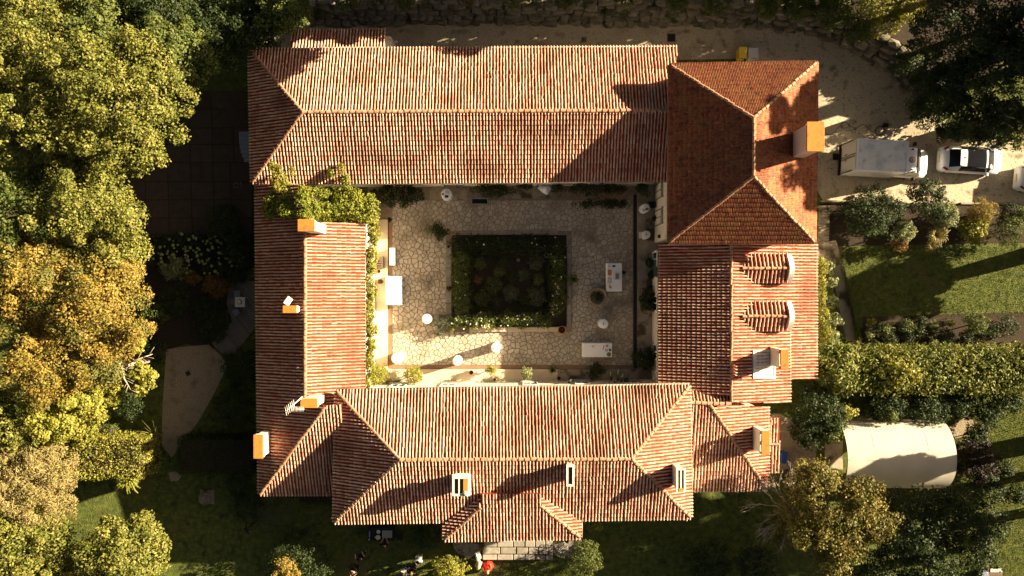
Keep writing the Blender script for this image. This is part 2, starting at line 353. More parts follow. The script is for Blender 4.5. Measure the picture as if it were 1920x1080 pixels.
def ridge_mesh(ln=.37, r=.12):
    mb = MB(); vs = []
    for x, q, zo in ((-ln/2, r, .02), (ln/2 - .05, r*.86, .0), (ln/2 - .05, r*.86, .0), (ln/2, r*.86, .0)):
        for k in range(7):
            a = PI*k/6; vs.append((x, -q*math.cos(a), zo + q*math.sin(a)*.75 - (.03 if k in (0, 6) else 0)))
    mb.add(vs[:14], [(k, k+1, 8+k, 7+k) for k in range(6)], 0, True); mb.add(vs[:7], [(6, 5, 4, 3, 2, 1, 0)], 0, False)
    return mb
KIND = {'canal': dict(mb=cover_mesh(), pitch=.195, ln=.30, mat='tile'), 'inter': dict(mb=inter_mesh(), pitch=.19, ln=.30, mat='tile_new'), 'dormer': dict(mb=cover_mesh(.19, .31), pitch=.25, ln=.30, mat='tile')}
for k in KIND.values():
    k['me'] = k['mb'].mesh('tile', k['mat']); k['V'] = np.array(k['mb'].v); k['F'] = k['mb'].f
RIDGE = ridge_mesh().mesh('ridge_tile', 'ridge')
def ray_plane(px, py, a, n):
    D = Vector(((px-960)/FP, (540-py)/FP, -1.0)); O = Vector((0, 0, HC))
    return O + D*((a - O).dot(n)/D.dot(n))
class Building:
    def __init__(s, name, label, cat, px, py, group=None):
        c = P(px, py, 0); s.t = thing(name, label, cat, (c.x, c.y, 0), group=group); s.inv = Matrix.Translation((-c.x, -c.y, 0))
        s.deck = MB(); s.tiles = []; s.ridges = []; s.gut = MB(); s.fascia = MB()
    def slope(s, pts, kind='canal', gutter=True, over=.05):
        a, b = P(*pts[0]), P(*pts[1]); c = next(p for p in pts[2:] if len(p) == 3); c = P(*c)
        n = (b-a).cross(c-a).normalized()
        if n.z < 0: n = -n
        V3 = [a, b] + [ray_plane(p[0], p[1], a, n) for p in pts[2:]]
        u = (b-a).normalized(); v = n.cross(u).normalized()
        if (c-a).dot(v) < 0: v = -v; 
        if u.cross(v).dot(n) < 0: u = -u
        poly = [((p-a).dot(u), (p-a).dot(v)) for p in V3]
        # deck: the polygon with thickness
        m = len(V3); A = sum(poly[i][0]*poly[(i+1) % m][1]-poly[(i+1) % m][0]*poly[i][1] for i in range(m))
        if A < 0: V3 = V3[::-1]; poly = poly[::-1]
        top = V3; bot = [p - Vector((0, 0, .14)) for p in V3]
        s.deck.add(top + bot, [tuple(range(m)), tuple(range(2*m-1, m-1, -1))] + [(i, m+i, m+(i+1) % m, (i+1) % m) for i in range(m)])
        K = KIND[kind]; pitch, ln = K['pitch'], K['ln']
        umin = min(p[0] for p in poly); umax = max(p[0] for p in poly); nc = max(1, int(round((umax-umin)/pitch)))
        pt = (umax-umin)/nc
        for i in range(nc):
            uu = umin + (i+.5)*pt; ys = []
            for j in range(m):
                p, q = poly[j], poly[(j+1) % m]
                if (p[0] <= uu < q[0]) or (q[0] <= uu < p[0]): ys.append(p[1] + (q[1]-p[1])*(uu-p[0])/(q[0]-p[0]))
            if len(ys) < 2: continue
            y0, y1 = min(ys) - over, max(ys); y = y0; cdrift = random.uniform(-.012, .012); ph = random.uniform(0, 6)
            first = True
            while y < y1 - .03:
                l = min(ln, y1 - y)
                jx = 0.0 if kind == 'inter' else random.gauss(0, .006) + .006*math.sin(y*2 + ph) + cdrift
                o = a + u*(uu + jx) + v*y + n*(random.uniform(0, .008)); an = random.gauss(0, .022 if kind != 'inter' else .004)
                if random.random() < .02: an += random.choice((-.12, .12)); o = o + v*random.uniform(-.06, .03)
                U = (u*math.cos(an) + v*math.sin(an)); W = (v*math.cos(an) - u*math.sin(an))
                s.tiles.append((kind, o, U, W*(l/ln), n, l > ln*.85)); y += ln
        if gutter:
            o = Vector((0, 0, -.09)) - v*0.07
            s.gut.tube([a+o, b+o], .055, 6)
        return dict(a=a, n=n, u=u, v=v)
    def ridge(s, *pts, w=1.0):
        q = [P(*p) if len(p) == 3 else p for p in pts] if not isinstance(pts[0], Vector) else list(pts)
        for A, B in zip(q[:-1], q[1:]):
            d = B-A; L_ = d.length; n = max(1, int(round(L_/.36))); t = d.normalized(); side = Vector((0, 0, 1)).cross(t).normalized(); up = t.cross(side)
            for i in range(n):
                sc = L_/n/.36; c = A + d*((i+.5)/n) + up*(.03 + random.uniform(-.010, .010) - .02*math.sin(PI*(i+.5)/n)) + side*random.gauss(0, .012); an = random.gauss(0, .045)
                T = t*math.cos(an) + side*math.sin(an); Sd = side*math.cos(an) - t*math.sin(an)
                s.ridges.append((c, T*sc, Sd*w, up))
    def hip(s, a, b, w=.95): s.ridge(a, b, w=w)
    def walls(s, poly, z, inset=.28, m='plaster'):
        """poly: eave corners in the photo with their height"""
        q = [P(*p) for p in poly]; cx = sum(p.x for p in q)/len(q); cy = sum(p.y for p in q)/len(q)
        pts = [(p.x - math.copysign(inset, p.x-cx), p.y - math.copysign(inset, p.y-cy)) for p in q]
        mb = MB(); mb.prism(pts, -.1, z); build('wall', mb, m, s.t, s.inv); s.wpts = pts
    def finish(s, deckmat='deck'):
        roof = build('roof', s.deck, deckmat, s.t, s.inv)
        T = s.tiles; vis = sorted(range(len(T)), key=lambda i: -(T[i][5]*1.0 + T[i][4].z*.6 - (Vector((0, 0, HC)) - T[i][1]).length*.03))
        pick = set(vis[:300]); rest = {}
        for i, (k, o, U, W, n, f) in enumerate(T):
            if i in pick:
                ob = bpy.data.objects.new('tile', KIND[k]['me']); COL.objects.link(ob); ob.parent = roof
                ob.matrix_local = Matrix(((U.x, W.x, n.x, o.x), (U.y, W.y, n.y, o.y), (U.z, W.z, n.z, o.z), (0, 0, 0, 1)))
            else: rest.setdefault(k, []).append((o, U, W, n))
        if rest:
            Vs, Fs, off = [], [], 0; mk = None
            for k, lst in rest.items():
                O = np.array([r[0] for r in lst])[:, None]; U = np.array([r[1] for r in lst])[:, None]; W = np.array([r[2] for r in lst])[:, None]; N = np.array([r[3] for r in lst])[:, None]
                v = KIND[k]['V'][None]; X = O + U*v[..., :1] + W*v[..., 1:2] + N*v[..., 2:3]; mk = KIND[k]['mat']
                tri = []
                for f in KIND[k]['F']: tri += [(f[0], f[j], f[j+1]) for j in range(1, len(f)-1)]
                F = np.array(tri)[None] + (np.arange(len(lst))*v.shape[1])[:, None, None] + off
                Vs.append(X.reshape(-1, 3)); Fs.append(F.reshape(-1, 3)); off += X.shape[0]*X.shape[1]
            me = np_mesh('tile_field', np.vstack(Vs), np.vstack(Fs), mk, True)
            tag(link('tile_field', me, roof), kind='stuff')
        for c, t, sd, up in s.ridges:
            ob = bpy.data.objects.new('ridge_tile', RIDGE); COL.objects.link(ob); ob.parent = roof
            ob.matrix_local = Matrix(((t.x, sd.x, up.x, c.x), (t.y, sd.y, up.y, c.y), (t.z, sd.z, up.z, c.z), (0, 0, 0, 1)))
        if s.gut.v: build('gutter', s.gut, 'gutter', s.t, s.inv)
        return roof
    def chimney(s, x0, y0, x1, y1, zt, zb, style='cap', label=None, slots='x', overh=.07, m='plaster'):
        """x0..y1: outline of its top in the photo"""
        c = P((x0+x1)/2, (y0+y1)/2, zt); dx, dy = L(x1-x0, zt), L(y1-y0, zt); ch = MB()
        bx, by = dx - 2*overh, dy - 2*overh
        if style == 'cap':
            zs = zt - .42
            ch.box((c.x, c.y, (zb+zs)/2), (bx, by, zs-zb), bev=.02); ch.box((c.x, c.y, zs+.04), (bx+.08, by+.08, .08), bev=.02)
            o = build('chimney', ch, m, s.t, s.inv)
            po = MB()
            n = 3 if max(dx, dy) > 1.2 else 2
            for i in range(n):
                for j in (-1, 1):
                    f = (i/(n-1) - .5)
                    q = (f*(bx-.12), j*(by/2-.06)) if dx > dy else (j*(bx/2-.06), f*(by-.12))
                    po.box((c.x+q[0], c.y+q[1], zs+.21), (.11, .11, .26))
            po.box((c.x, c.y, zs+.09), (bx*.6, by*.6, .02), mi=1)
            build('brick_support', po, ['terra', 'dark'], o)
            cp = MB(); cp.box((c.x, c.y, zt-.04), (dx, dy, .08), bev=.015); build('cap_slab', cp, 'terra', o)
        else:
            ch.box((c.x, c.y, (zb+zt-.12)/2), (bx, by, zt-.12-zb), bev=.02)
            # rim of four walls round the flues
            w = .11
            for q, d in (((0, dy/2-w/2), (dx, w)), ((0, -dy/2+w/2), (dx, w)), ((-dx/2+w/2, 0), (w, dy-2*w)), ((dx/2-w/2, 0), (w, dy-2*w))):
                ch.box((c.x+q[0], c.y+q[1], zt-.10), (d[0], d[1], .2))
            if style == 'two':
                ch.box((c.x, c.y - .0, zt-.1), (w*.8, dy-2*w, .2)); 
            if style == 'ledge':
                ch.box((c.x-dx*.12, c.y, zt-.1), (w*.6, dy-2*w, .2)); ch.box((c.x, c.y, zt-.42), (dx*1.08, dy*1.08, .07))
            o = build('chimney', ch, 'plaster', s.t, s.inv)
            f = MB(); f.box((c.x, c.y, zt-.115), (dx-2*w, dy-2*w, .012)); build('flue', f, 'dark', o)
            if style == 'ledge':
                g = MB(); g.box((c.x+dx*.26, c.y+dy*.05, zt-.02), (dx*.26, dy*.66, .05)); build('cap_slab', g, 'terra', o)
                g = MB(); g.lathe((c.x+dx*.22, c.y-dy*.36, zt-.04), [(.16, 0), (.17, .05), (.08, .14)], 10); build('flue_pot', g, 'coping', o)
            if style == 'two':
                g = MB(); g.box((c.x, c.y-dy*.42, zt+.012), (dx*.5, dy*.14, .02)); build('cap_slab', g, 'terra', o)
        if label: o['label'] = label
        return o
    def window(s, name, x, y, z, w, h, face='W', door=False, m='glass'):
        """an opening on a wall; (x,y,z) centre on the wall face"""
        d = {'W': (-1, 0), 'E': (1, 0), 'N': (0, 1), 'S': (0, -1)}[face]; px_, py_ = -d[1], d[0]
        def bx(mb, du, dz, su, sz, dep, off):
            mb.box((x + px_*du + d[0]*off, y + py_*du + d[1]*off, z+dz), (abs(px_)*su + abs(d[0])*dep, abs(py_)*su + abs(d[1])*dep, sz))
        f = MB(); t = .07
        bx(f, 0, h/2-t/2, w, t, .06, .03); bx(f, 0, -h/2+t/2, w, t, .06, .03); bx(f, -w/2+t/2, 0, t, h-2*t, .06, .03); bx(f, w/2-t/2, 0, t, h-2*t, .06, .03); bx(f, 0, 0, t*.8, h-2*t, .05, .025)
        fo = build(name, f, 'white' if not door else 'wood', s.t, s.inv)
        for q in (-1, 1):
            g = MB(); bx(g, q*w/4, 0, w/2-t*1.2, h-2*t, .012, .012); build('pane', g, m, fo)
        g = MB(); bx(g, 0, -h/2-.05, w+.25, .09, .16, .08); build('sill', g, 'coping', fo)
        return fo

# ---- north wing
A = Building('north_wing', 'long low house wing with a hipped clay roof along the north side of the courtyard', 'house', 860, 215)
A.walls([(467, 93, 4.4), (1262, 88, 4.4), (1252, 339, 4.4), (472, 343, 4.4)], 4.3)
A.slope([(467, 93, 4.5), (1270, 88, 4.5), (1262, 207, 6.2), (568, 210)])
A.slope([(472, 343, 4.5), (1251, 338, 4.5), (1262, 207, 6.2), (568, 210)])
A.slope([(467, 93, 4.5), (472, 343, 4.5), (568, 210, 6.2)])
A.ridge((568, 210, 6.22), (1254, 207, 6.22)); A.hip((568, 210, 6.22), (470, 95, 4.56)); A.hip((568, 210, 6.22), (474, 341, 4.56))
for xx in (-3.9, 2.3, 5.6): A.window('window', xx, A.wpts[2][1], 1.5, 1.1, 1.3, 'S')
A.window('door', -1.1+1.9, A.wpts[2][1]-.0, 1.15, 1.0, 2.2, 'S', True)
A.finish()

# ---- tower house (two storeys)
T = Building('manor_house', 'tall square two-storey house with a steep orange pyramid-hipped roof', 'house', 1393, 285)
z = 7.0; zr = 9.2
T.walls([(1256, 121, 7.0), (1532, 116, 7.0), (1528, 455, 7.0), (1254, 455, 7.0)], 6.9, .38)
T.slope([(1256, 121, z), (1254, 455, z), (1413, 331, zr), (1413, 221)], 'inter')
T.slope([(1256, 121, z), (1532, 116, z), (1413, 221, zr)], 'inter')
T.slope([(1532, 116, z), (1528, 455, z), (1413, 331, zr), (1413, 221)], 'inter')
T.slope([(1528, 455, z), (1254, 455, z), (1413, 331, zr)], 'inter')
for q in ((1258, 123, z), (1530, 118, z)): T.hip((1413, 221, zr+.03), q, .8)
for q in ((1526, 453, z), (1256, 453, z)): T.hip((1413, 331, zr+.03), q, .8)
T.ridge((1413, 221, zr+.03), (1413, 331, zr+.03), w=.8)
T.chimney(1513, 228, 1546, 284, 10.4, 7.0, 'cap', 'broad cream chimney with an orange slab cap', overh=.1)
WX = T.wpts[0][0]
for y, z_, h in ((6.40, 1.35, 2.3), (4.65, 1.35, 2.3)): T.window('door', WX-.012, y, z_, 1.05, h, 'W', True)
for y in (6.35, 4.65): T.window('window', WX-.012, y, 3.85, .85, 1.15, 'W')
g = MB(); g.box((WX-.10, 3.35, 2.2), (.2, .22, .32)); build('wall_lantern', g, 'darkmetal', T.t, T.inv)
T.finish('deck_new')

# ---- east wing
E = Building('east_wing', 'house wing with two small dormers and a roof window on its sunny tiled side', 'house', 1380, 605)
E.walls([(1237, 458, 4.3), (1477, 458, 4.3), (1477, 753, 4.3), (1237, 745, 4.3)], 3.9, .25)
E.slope([(1237, 457, 4.1), (1237, 742, 4.1), (1371, 742, 5.65), (1371, 457)])
ES = E.slope([(1530, 457, 3.4), (1530, 614, 3.4), (1372, 614), (1372, 457, 5.65)])
E.slope([(1480, 612, 4.2), (1480, 755, 4.2), (1372, 755), (1372, 612, 5.65)])
E.slope([(1530, 614, 3.3), (1530, 711, 3.3), (1480, 711, 3.9), (1480, 614)])
E.ridge((1371, 458, 5.67), (1371, 755, 5.67), w=.75)
g = MB(); q0, q1 = P(1374, 753, 4), P(1478, 753, 4); g.add([(q0.x-.1, q0.y+.15, -.1), (q1.x, q1.y+.15, -.1), (q1.x, q1.y+.15, 4.0), (q0.x-.1, q0.y+.15, 5.45), (q0.x-.1, q0.y+.4, -.1), (q1.x, q1.y+.4, -.1), (q1.x, q1.y+.4, 4.0), (q0.x-.1, q0.y+.4, 5.45)], [(0, 1, 2, 3), (7, 6, 5, 4), (1, 5, 6, 2), (3, 2, 6, 7), (0, 3, 7, 4)]); build('gable', g, 'plaster', E.t, E.inv)
q = P(1528, 612, 3.8); g = MB(); g.box((q.x-.85, P(0, 535, 4).y, 1.6), (1.5, 5.0, 3.2)); g.box((q.x-.85, P(0, 662, 4).y, 1.5), (1.5, 3.1, 3.0)); build('side_wall', g, 'plaster', E.t, E.inv)
def on_roof(px, py): return ray_plane(px, py, ES['a'], ES['n'])
for yc in (503, 593):
    zr = 5.5; ze = 5.12
    E.slope([(1478, yc-27, ze), (1406, yc-26, ze), (1392, yc), (1478, yc, zr)], 'dormer', False, .04)
    E.slope([(1478, yc+25, ze), (1408, yc+25, ze), (1392, yc), (1478, yc, zr)], 'dormer', False, .04)
    E.ridge((1392, yc, zr+.03), (1479, yc, zr+.03), w=.8)
    # cheeks and the arched front with its white parapet
    a0 = P(1482, yc-27, 5.4); a1 = P(1482, yc+27, 5.4); fr = MB(); pr = []; n = 10
    for i in range(n+1):
        f = i/n; pr.append((a0.y + (a1.y-a0.y)*f, 5.1 + .62*math.sin(PI*f)))
    vs = [(x, y, zz) for x in (a0.x-.14, a0.x+.16) for (y, zz) in pr] + [(x, y, 4.0) for x in (a0.x-.14, a0.x+.16) for (y, zz) in pr]
    m1 = n+1; fs = []
    for i in range(n):
        fs += [(i, i+1, m1+i+1, m1+i), (2*m1+i, 2*m1+i+1, i+1, i), (m1+i, m1+i+1, 3*m1+i+1, 3*m1+i)]
    fs += [(0, m1, 3*m1, 2*m1), (n, 2*m1+n, 3*m1+n, m1+n)]
    fr.add(vs, fs); d = build('dormer_front', fr, 'white', E.t, E.inv)
    g = MB(); g.box((a0.x+.17, (a0.y+a1.y)/2, 4.75), (.02, 1.0, .8)); build('pane', g, 'glass', d)
    g = MB(); c = on_roof(1440, yc); g.box(((P(1408, yc, 5.4).x + a0.x)/2 + .05, a0.y*.5+a1.y*.5, 4.5), (a0.x - P(1408, yc, 5.4).x - .25, abs(a1.y-a0.y)-.22, 1.14)); build('dormer_cheek', g, 'plaster', E.t, E.inv)
# roof window: white upstand frame with two sloping panes
c0 = [on_roof(*q) for q in ((1411, 658), (1450, 657), (1450, 708), (1411, 708))]; n = ES['n']
sk = MB()
def bar(mb, a, b, w_=.09, h_=.16):
    d = (b-a).normalized(); sd = n.cross(d)*w_/2
    vs = [p + s_ + n*h for h in (0, h_) for p, s_ in ((a-d*w_/2, -sd), (b+d*w_/2, -sd), (b+d*w_/2, sd), (a-d*w_/2, sd))]
    mb.add(vs, [(3, 2, 1, 0), (4, 5, 6, 7), (0, 1, 5, 4), (1, 2, 6, 5), (2, 3, 7, 6), (3, 0, 4, 7)])
bar(sk, c0[0], c0[1], h_=.17); bar(sk, c0[1], c0[2], h_=.165); bar(sk, c0[2], c0[3], h_=.17); bar(sk, c0[3], c0[0], .12, .165); bar(sk, (c0[0]+c0[3])/2, (c0[1]+c0[2])/2, .07, .16)
so = build('roof_window', sk, 'white', E.t, E.inv); so['label'] = 'white framed roof window with two pale blinds'
for f0, f1 in ((.03, .47), (.53, .97)):
    pn = MB(); l0, l1 = c0[0].lerp(c0[3], f0), c0[0].lerp(c0[3], f1); r0, r1 = c0[1].lerp(c0[2], f0), c0[1].lerp(c0[2], f1)
    pn.add([l0.lerp(r0, .04)+n*.11, l0.lerp(r0, .96)+n*.11, l1.lerp(r1, .96)+n*.11, l1.lerp(r1, .04)+n*.11], [(0, 3, 2, 1)]); build('pane', pn, 'white', so)
E.chimney(1464, 655, 1479, 692, 6.9, 4.4, 'cap', 'narrow chimney with an orange cap by the roof window', overh=.03)
for yy in (1.9, -1.0, -4.2): E.window('window', E.wpts[0][0]-.012, yy, 1.5, 1.0, 1.4, 'W')
g = MB(); g.box((E.wpts[0][0]-.04, .3+1.9-.9, 1.1), (.07, 1.15, 2.15)); build('door', g, 'doorgreen', E.t, E.inv)
E.finish()

# ---- south main house
M = Building('south_house', 'broad hipped house with three white chimneys on the south side of the courtyard', 'house', 960, 860)
z = 6.0; zr = 7.8
M.walls([(630, 733, 5.9), (1293, 722, 5.9), (1296, 971, 5.9), (626, 980, 5.9)], 5.85, .3)
M.slope([(630, 733, z), (1293, 722, z), (1184, 860), (750, 862, zr)])
M.slope([(626, 980, z), (630, 733, z), (750, 862, zr)])
M.slope([(1293, 722, z), (1296, 971, z), (1184, 860, zr)])
MS = M.slope([(1296, 971, z), (626, 980, z), (750, 862), (1184, 860, zr)])
M.ridge((750, 862, zr+.02), (1184, 860, zr+.02))
M.hip((750, 862, zr), (632, 735, z+.04)); M.hip((750, 862, zr), (628, 978, z+.04)); M.hip((1184, 860, zr), (1292, 724, z+.04)); M.hip((1184, 860, zr), (1294, 969, z+.04))
zb = 6.02
bf = M.slope([(832, 1013, zb), (1089, 1009, zb), (1014, 948), (1014, 925), (900, 925, 7.15), (900, 953)])
h0 = ray_plane(902, 951, bf['a'], bf['n']); h1 = ray_plane(1014, 948, bf['a'], bf['n'])
M.slope([(832, 1013, zb), (832, 984, zb), (900, 934), (902, 951, h0.z)], over=.02)
M.slope([(1089, 1009, zb), (1089, 977, zb), (1014, 932), (1014, 948, h1.z)], over=.02)
M.hip(h0, P(834, 1011, zb+.05)); M.hip(h1, P(1087, 1007, zb+.05))
g = MB(); a_, b_ = P(836, 975, zb), P(1085, 1005, zb); g.box(((a_.x+b_.x)/2, (a_.y+b_.y)/2+.2, zb/2-.1), (b_.x-a_.x-.4, abs(a_.y-b_.y)+.3, zb-.1)); build('bay_wall', g, 'plaster', M.t, M.inv)
M.chimney(848, 894, 881, 930, 8.75, 6.4, 'ledge', 'broad white chimney with two dark flues above the bay')
M.chimney(1062, 872, 1077, 912, 8.8, 7.0, 'open', 'slender white chimney with one long dark flue near the ridge')
M.chimney(1268, 878, 1286, 922, 8.2, 5.9, 'two', 'white chimney with two dark slots on the east hip')
for xx in (-7.5, -4.2, 1.2, 4.6, 7.8): M.window('window', xx, M.wpts[0][1] + (M.wpts[1][1]-M.wpts[0][1])*(xx-M.wpts[0][0])/(M.wpts[1][0]-M.wpts[0][0]) + .02, 1.6, 1.0, 1.4, 'N')
for xx in (-8.4, 6.0): M.window('window', xx, M.wpts[3][1] + (M.wpts[2][1]-M.wpts[3][1])*(xx-M.wpts[3][0])/(M.wpts[2][0]-M.wpts[3][0]) - .03, 1.6, 1.1, 1.5, 'S')
M.finish()

# ---- west wing
W = Building('west_wing', 'narrow house wing with a dark shaded roof side facing the western garden', 'house', 570, 640)
W.walls([(480, 345, 4.1), (572, 345, 4.1), (572, 418, 4.1), (682, 418, 4.3), (682, 735, 4.3), (626, 735, 4.1), (626, 927, 4.1), (486, 927, 4.1)], 4.1, .0)
WS = W.slope([(480, 345, 4.2), (486, 927, 4.2), (612, 760), (571, 757), (571, 347, 6.0)])
W.slope([(682, 737, 4.4), (682, 418, 4.4), (574, 418, 6.0), (574, 757), (640, 757)])
h2 = ray_plane(612, 760, WS['a'], WS['n'])
W.slope([(487, 927, 4.2), (640, 927, 4.2), (640, 757), (612, 760, h2.z)])
W.ridge((572, 418, 6.05), (572, 752, 6.05)); W.hip(P(489, 925, 4.25), h2 + Vector((0, 0, .04)))
W.chimney(558, 411, 590, 434, 8.6, 4.6, 'cap', 'tall cream chimney beside the yellow vine', overh=.08)
W.chimney(530, 573, 556, 587, 6.8, 4.9, 'cap', 'small chimney with an orange cap beside a white panel', overh=.05)
W.chimney(475, 815, 493, 860, 6.3, 3.2, 'cap', 'white chimney at the western eaves', overh=.06)
W.chimney(563, 747, 595, 765, 7.7, 5.4, 'cap', 'white chimney beside the television aerial', overh=.06)
W.finish()

# ---- south-east annex
G = Building('south_east_annex', 'small hipped annex with an orange capped chimney at the south-east corner', 'house', 1370, 840)
G.walls([(1297, 757, 4), (1437, 762, 4), (1437, 916, 4), (1297, 918, 4)], 3.9, .22)
G.slope([(1293, 736, 5.0), (1370, 738, 5.0), (1372, 755, 5.5), (1293, 753)], gutter=False)
G.slope([(1297, 920, 4.0), (1438, 918, 4.0), (1330, 757), (1297, 757, 5.7)])
hh = P(1330, 757, 5.7)
G.slope([(1440, 763, 4.0), (1440, 918, 4.0), (1330, 757, 5.75)])
G.ridge((1293, 755, 5.75), (1372, 757, 5.75)); G.hip(P(1331, 758, 5.74), P(1437, 916, 4.05))
G.chimney(1428, 808, 1443, 853, 6.4, 3.9, 'cap', 'white sided chimney with an orange cap above the lean-to', overh=.03)
G.finish()
PO = Building('lean_to_porch', 'narrow tiled lean-to with a pale band, beside the blue bin', 'porch', 1452, 834)
PO.slope([(1443, 884, 2.6), (1461, 884, 2.6), (1461, 783), (1443, 783, 3.1)], gutter=True)
g = MB(); g.box((P(1452, 832, 2.95).x, P(1452, 832, 2.95).y, 3.0), (L(20, 3), .14, .12)); build('ridge_band', g, 'coping', PO.t, PO.inv)
g = MB()
for yy in (790, 878):
    for xx in (1447, 1458): q = P(xx, yy, 2.5); g.tube([(q.x, q.y, -.1), (q.x, q.y, 2.6)], .06, 6)
build('post', g, 'wood', PO.t, PO.inv); PO.finish()
LT = Building('tiled_lean_to', 'low tiled lean-to against the north wall of the long wing', 'outbuilding', 634, 76)
LT.walls([(547, 60, 3.2), (718, 60, 3.2), (718, 90, 3.2), (547, 90, 3.2)], 3.0, .12)
LT.slope([(545, 58, 3.1), (722, 57, 3.1), (722, 93, 3.75), (545, 93)])
LT.finish()
# ------------------------------------------------------------------ ground, drive, courtyard
sheet('lawn', [(-12000, -12000), (14000, -12000), (14000, 14000), (-12000, 14000)], 0, 'lawn', label='dark green lawn and ground round the houses')
sheet('gravel_drive', [(470, 44), (1000, 42), (1480, 46), (1570, 62), (1650, 100), (1720, 150), (1770, 215), (1790, 262), (1860, 258), (2400, 225), (2400, 386), (1545, 380), (1500, 300), (1400, 110), (900, 120), (470, 120)], .008, 'gravel', label='pale gravel drive round the back of the house')
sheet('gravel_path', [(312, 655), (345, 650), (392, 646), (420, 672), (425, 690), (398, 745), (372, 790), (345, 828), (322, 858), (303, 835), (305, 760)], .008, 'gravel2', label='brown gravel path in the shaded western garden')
sheet('gravel_patch', [(316, 886), (330, 884), (340, 892), (335, 901), (320, 902)], .008, 'gravel2')
sheet('garden_bed', [(255, 415), (480, 415), (480, 500), (440, 520), (428, 575), (400, 655), (350, 645), (300, 660), (265, 640)], .006, 'soil', label='dark planting bed beside the western garden')
sheet('rose_bed', [(1618, 594), (1930, 585), (1930, 648), (1612, 648)], .006, 'soil', label='dark soil bed between the lawn and the tall hedge')
sheet('yard', [(1462, 775), (1500, 800), (1530, 835), (1530, 872), (1470, 880), (1440, 890), (1440, 775)], .008, 'gravel2', label='small dirt yard beside the south-east annex')
sheet('garden_bed', [(1538, 383), (1600, 384), (1810, 386), (1930, 388), (1930, 455), (1560, 462), (1535, 450)], .012, 'soil', label='dark planting bed along the drive')
# garden path right of the house
sheet('garden_path', [(1530, 452), (1568, 452), (1578, 490), (1612, 640), (1586, 640), (1556, 490), (1530, 486)], .014, 'concrete', label='narrow concrete path between the low hedges')
for a, b, c_, d in (((1533, 455), (1570, 455), (1573, 478), (1536, 478)), ((1561, 482), (1575, 480), (1583, 520), (1569, 522)), ((1570, 526), (1584, 523), (1592, 562), (1577, 564)), ((1578, 568), (1593, 565), (1600, 600), (1586, 602)), ((1587, 606), (1602, 603), (1609, 636), (1592, 637))):
    pass

# courtyard
cy = sheet('courtyard_floor', [(690, 340), (1245, 335), (1245, 725), (690, 740)], .010, 'mortar', label='earthy courtyard floor')
def paving(name, owner, rects, cell, m, jit=.42, gap=.035, nmax=300, z=.016, hole=None, h=(.012, .035), aspect=1.0, chance=1.0, anis=0):
    """irregular convex stones (cells round jittered points), each a solid of its own"""
    stones = []
    x0 = min(r[0] for r in rects); y0 = min(r[1] for r in rects); x1 = max(r[2] for r in rects); y1 = max(r[3] for r in rects)
    nx, ny = int((x1-x0)/cell)+3, int((y1-y0)/cell)+3; rg = random.Random(5)
    Pt = {(i, j): (x0 + (i-1+.5*(j % 2) + rg.uniform(-jit, jit))*cell, y0 + (j-1 + rg.uniform(-jit, jit))*cell) for i in range(nx+1) for j in range(ny+1)}
    for (i, j), p in Pt.items():
        poly = [(p[0]-cell*1.6, p[1]-cell*1.6), (p[0]+cell*1.6, p[1]-cell*1.6), (p[0]+cell*1.6, p[1]+cell*1.6), (p[0]-cell*1.6, p[1]+cell*1.6)]
        for di in range(-3, 4):
            for dj in range(-3, 4):
                q = Pt.get((i+di, j+dj))
                if q is None or q == p: continue
                dx, dy = q[0]-p[0], q[1]-p[1]; l = math.hypot(dx, dy)
                if l > cell*2.6: continue
                dx /= l; dy /= l; mid = ((p[0]+q[0])/2, (p[1]+q[1])/2)
                poly = clip(poly, dx, dy, dx*mid[0]+dy*mid[1] - gap*(.5 + .5*rg.random()))
                if len(poly) < 3: break
            if len(poly) < 3: break
        for r in rects:
            q = cliprect(poly, *r) if len(poly) > 2 else []
            if len(q) > 2 and area(q) > cell*cell*.09 and rg.random() < chance: stones.append(q)
    stones.sort(key=lambda q: -area(q)); rest = MB()
    for k, q in enumerate(stones):
        # knock the sharp corners off
        if len(q) >= 3:
            r2 = []
            for a in range(len(q)):
                b0, b1, b2 = q[a-1], q[a], q[(a+1) % len(q)]
                r2 += [(b1[0]*.88+b0[0]*.12, b1[1]*.88+b0[1]*.12), (b1[0]*.88+b2[0]*.12, b1[1]*.88+b2[1]*.12)]
            q = r2
        zt = z + rg.uniform(*h); mb = MB() if k < nmax else rest
        mb.prism(q, z-.03, zt, 0, -.05)
        if k < nmax: build('stone', mb, m, owner)
    if rest.v: tag(build('stone_field', rest, m, owner), kind='stuff')
    return len(stones)
def R(x0, y0, x1, y1):
    a, b = P(x0, y1), P(x1, y0); return (a.x, a.y, b.x, b.y)
NS = paving('stone', cy, [R(736, 376, 1186, 433), R(736, 433, 836, 622), R(1072, 433, 1186, 622), R(736, 622, 1186, 684)], .31, 'stone', jit=.58, gap=.020)
def slabbox(name, x0, y0, x1, y1, z0, z1, m, parent=None, bev=0.0):
    a, b = R(x0, y0, x1, y1)[:2], R(x0, y0, x1, y1)[2:]; mb = MB(); mb.box(((a[0]+b[0])/2, (a[1]+b[1])/2, (z0+z1)/2), (b[0]-a[0], b[1]-a[1], z1-z0), bev=bev)
    return build(name, mb, m, parent)
def st(o, label=None): tag(o, label, None, None, 'structure'); return o
st(slabbox('gutter_channel', 728, 412, 735.5, 690, .0, .03, 'channel'), 'brown gutter channel on the sunny side of the courtyard')
st(slabbox('gutter_channel', 736, 684.5, 1187, 691, .0, .03, 'channel'), 'brown gutter channel along the south edge of the paving')
st(slabbox('gutter_channel', 1187.5, 365, 1194, 691, .0, .022, 'darkmetal'), 'dark gutter channel along the east edge of the paving')
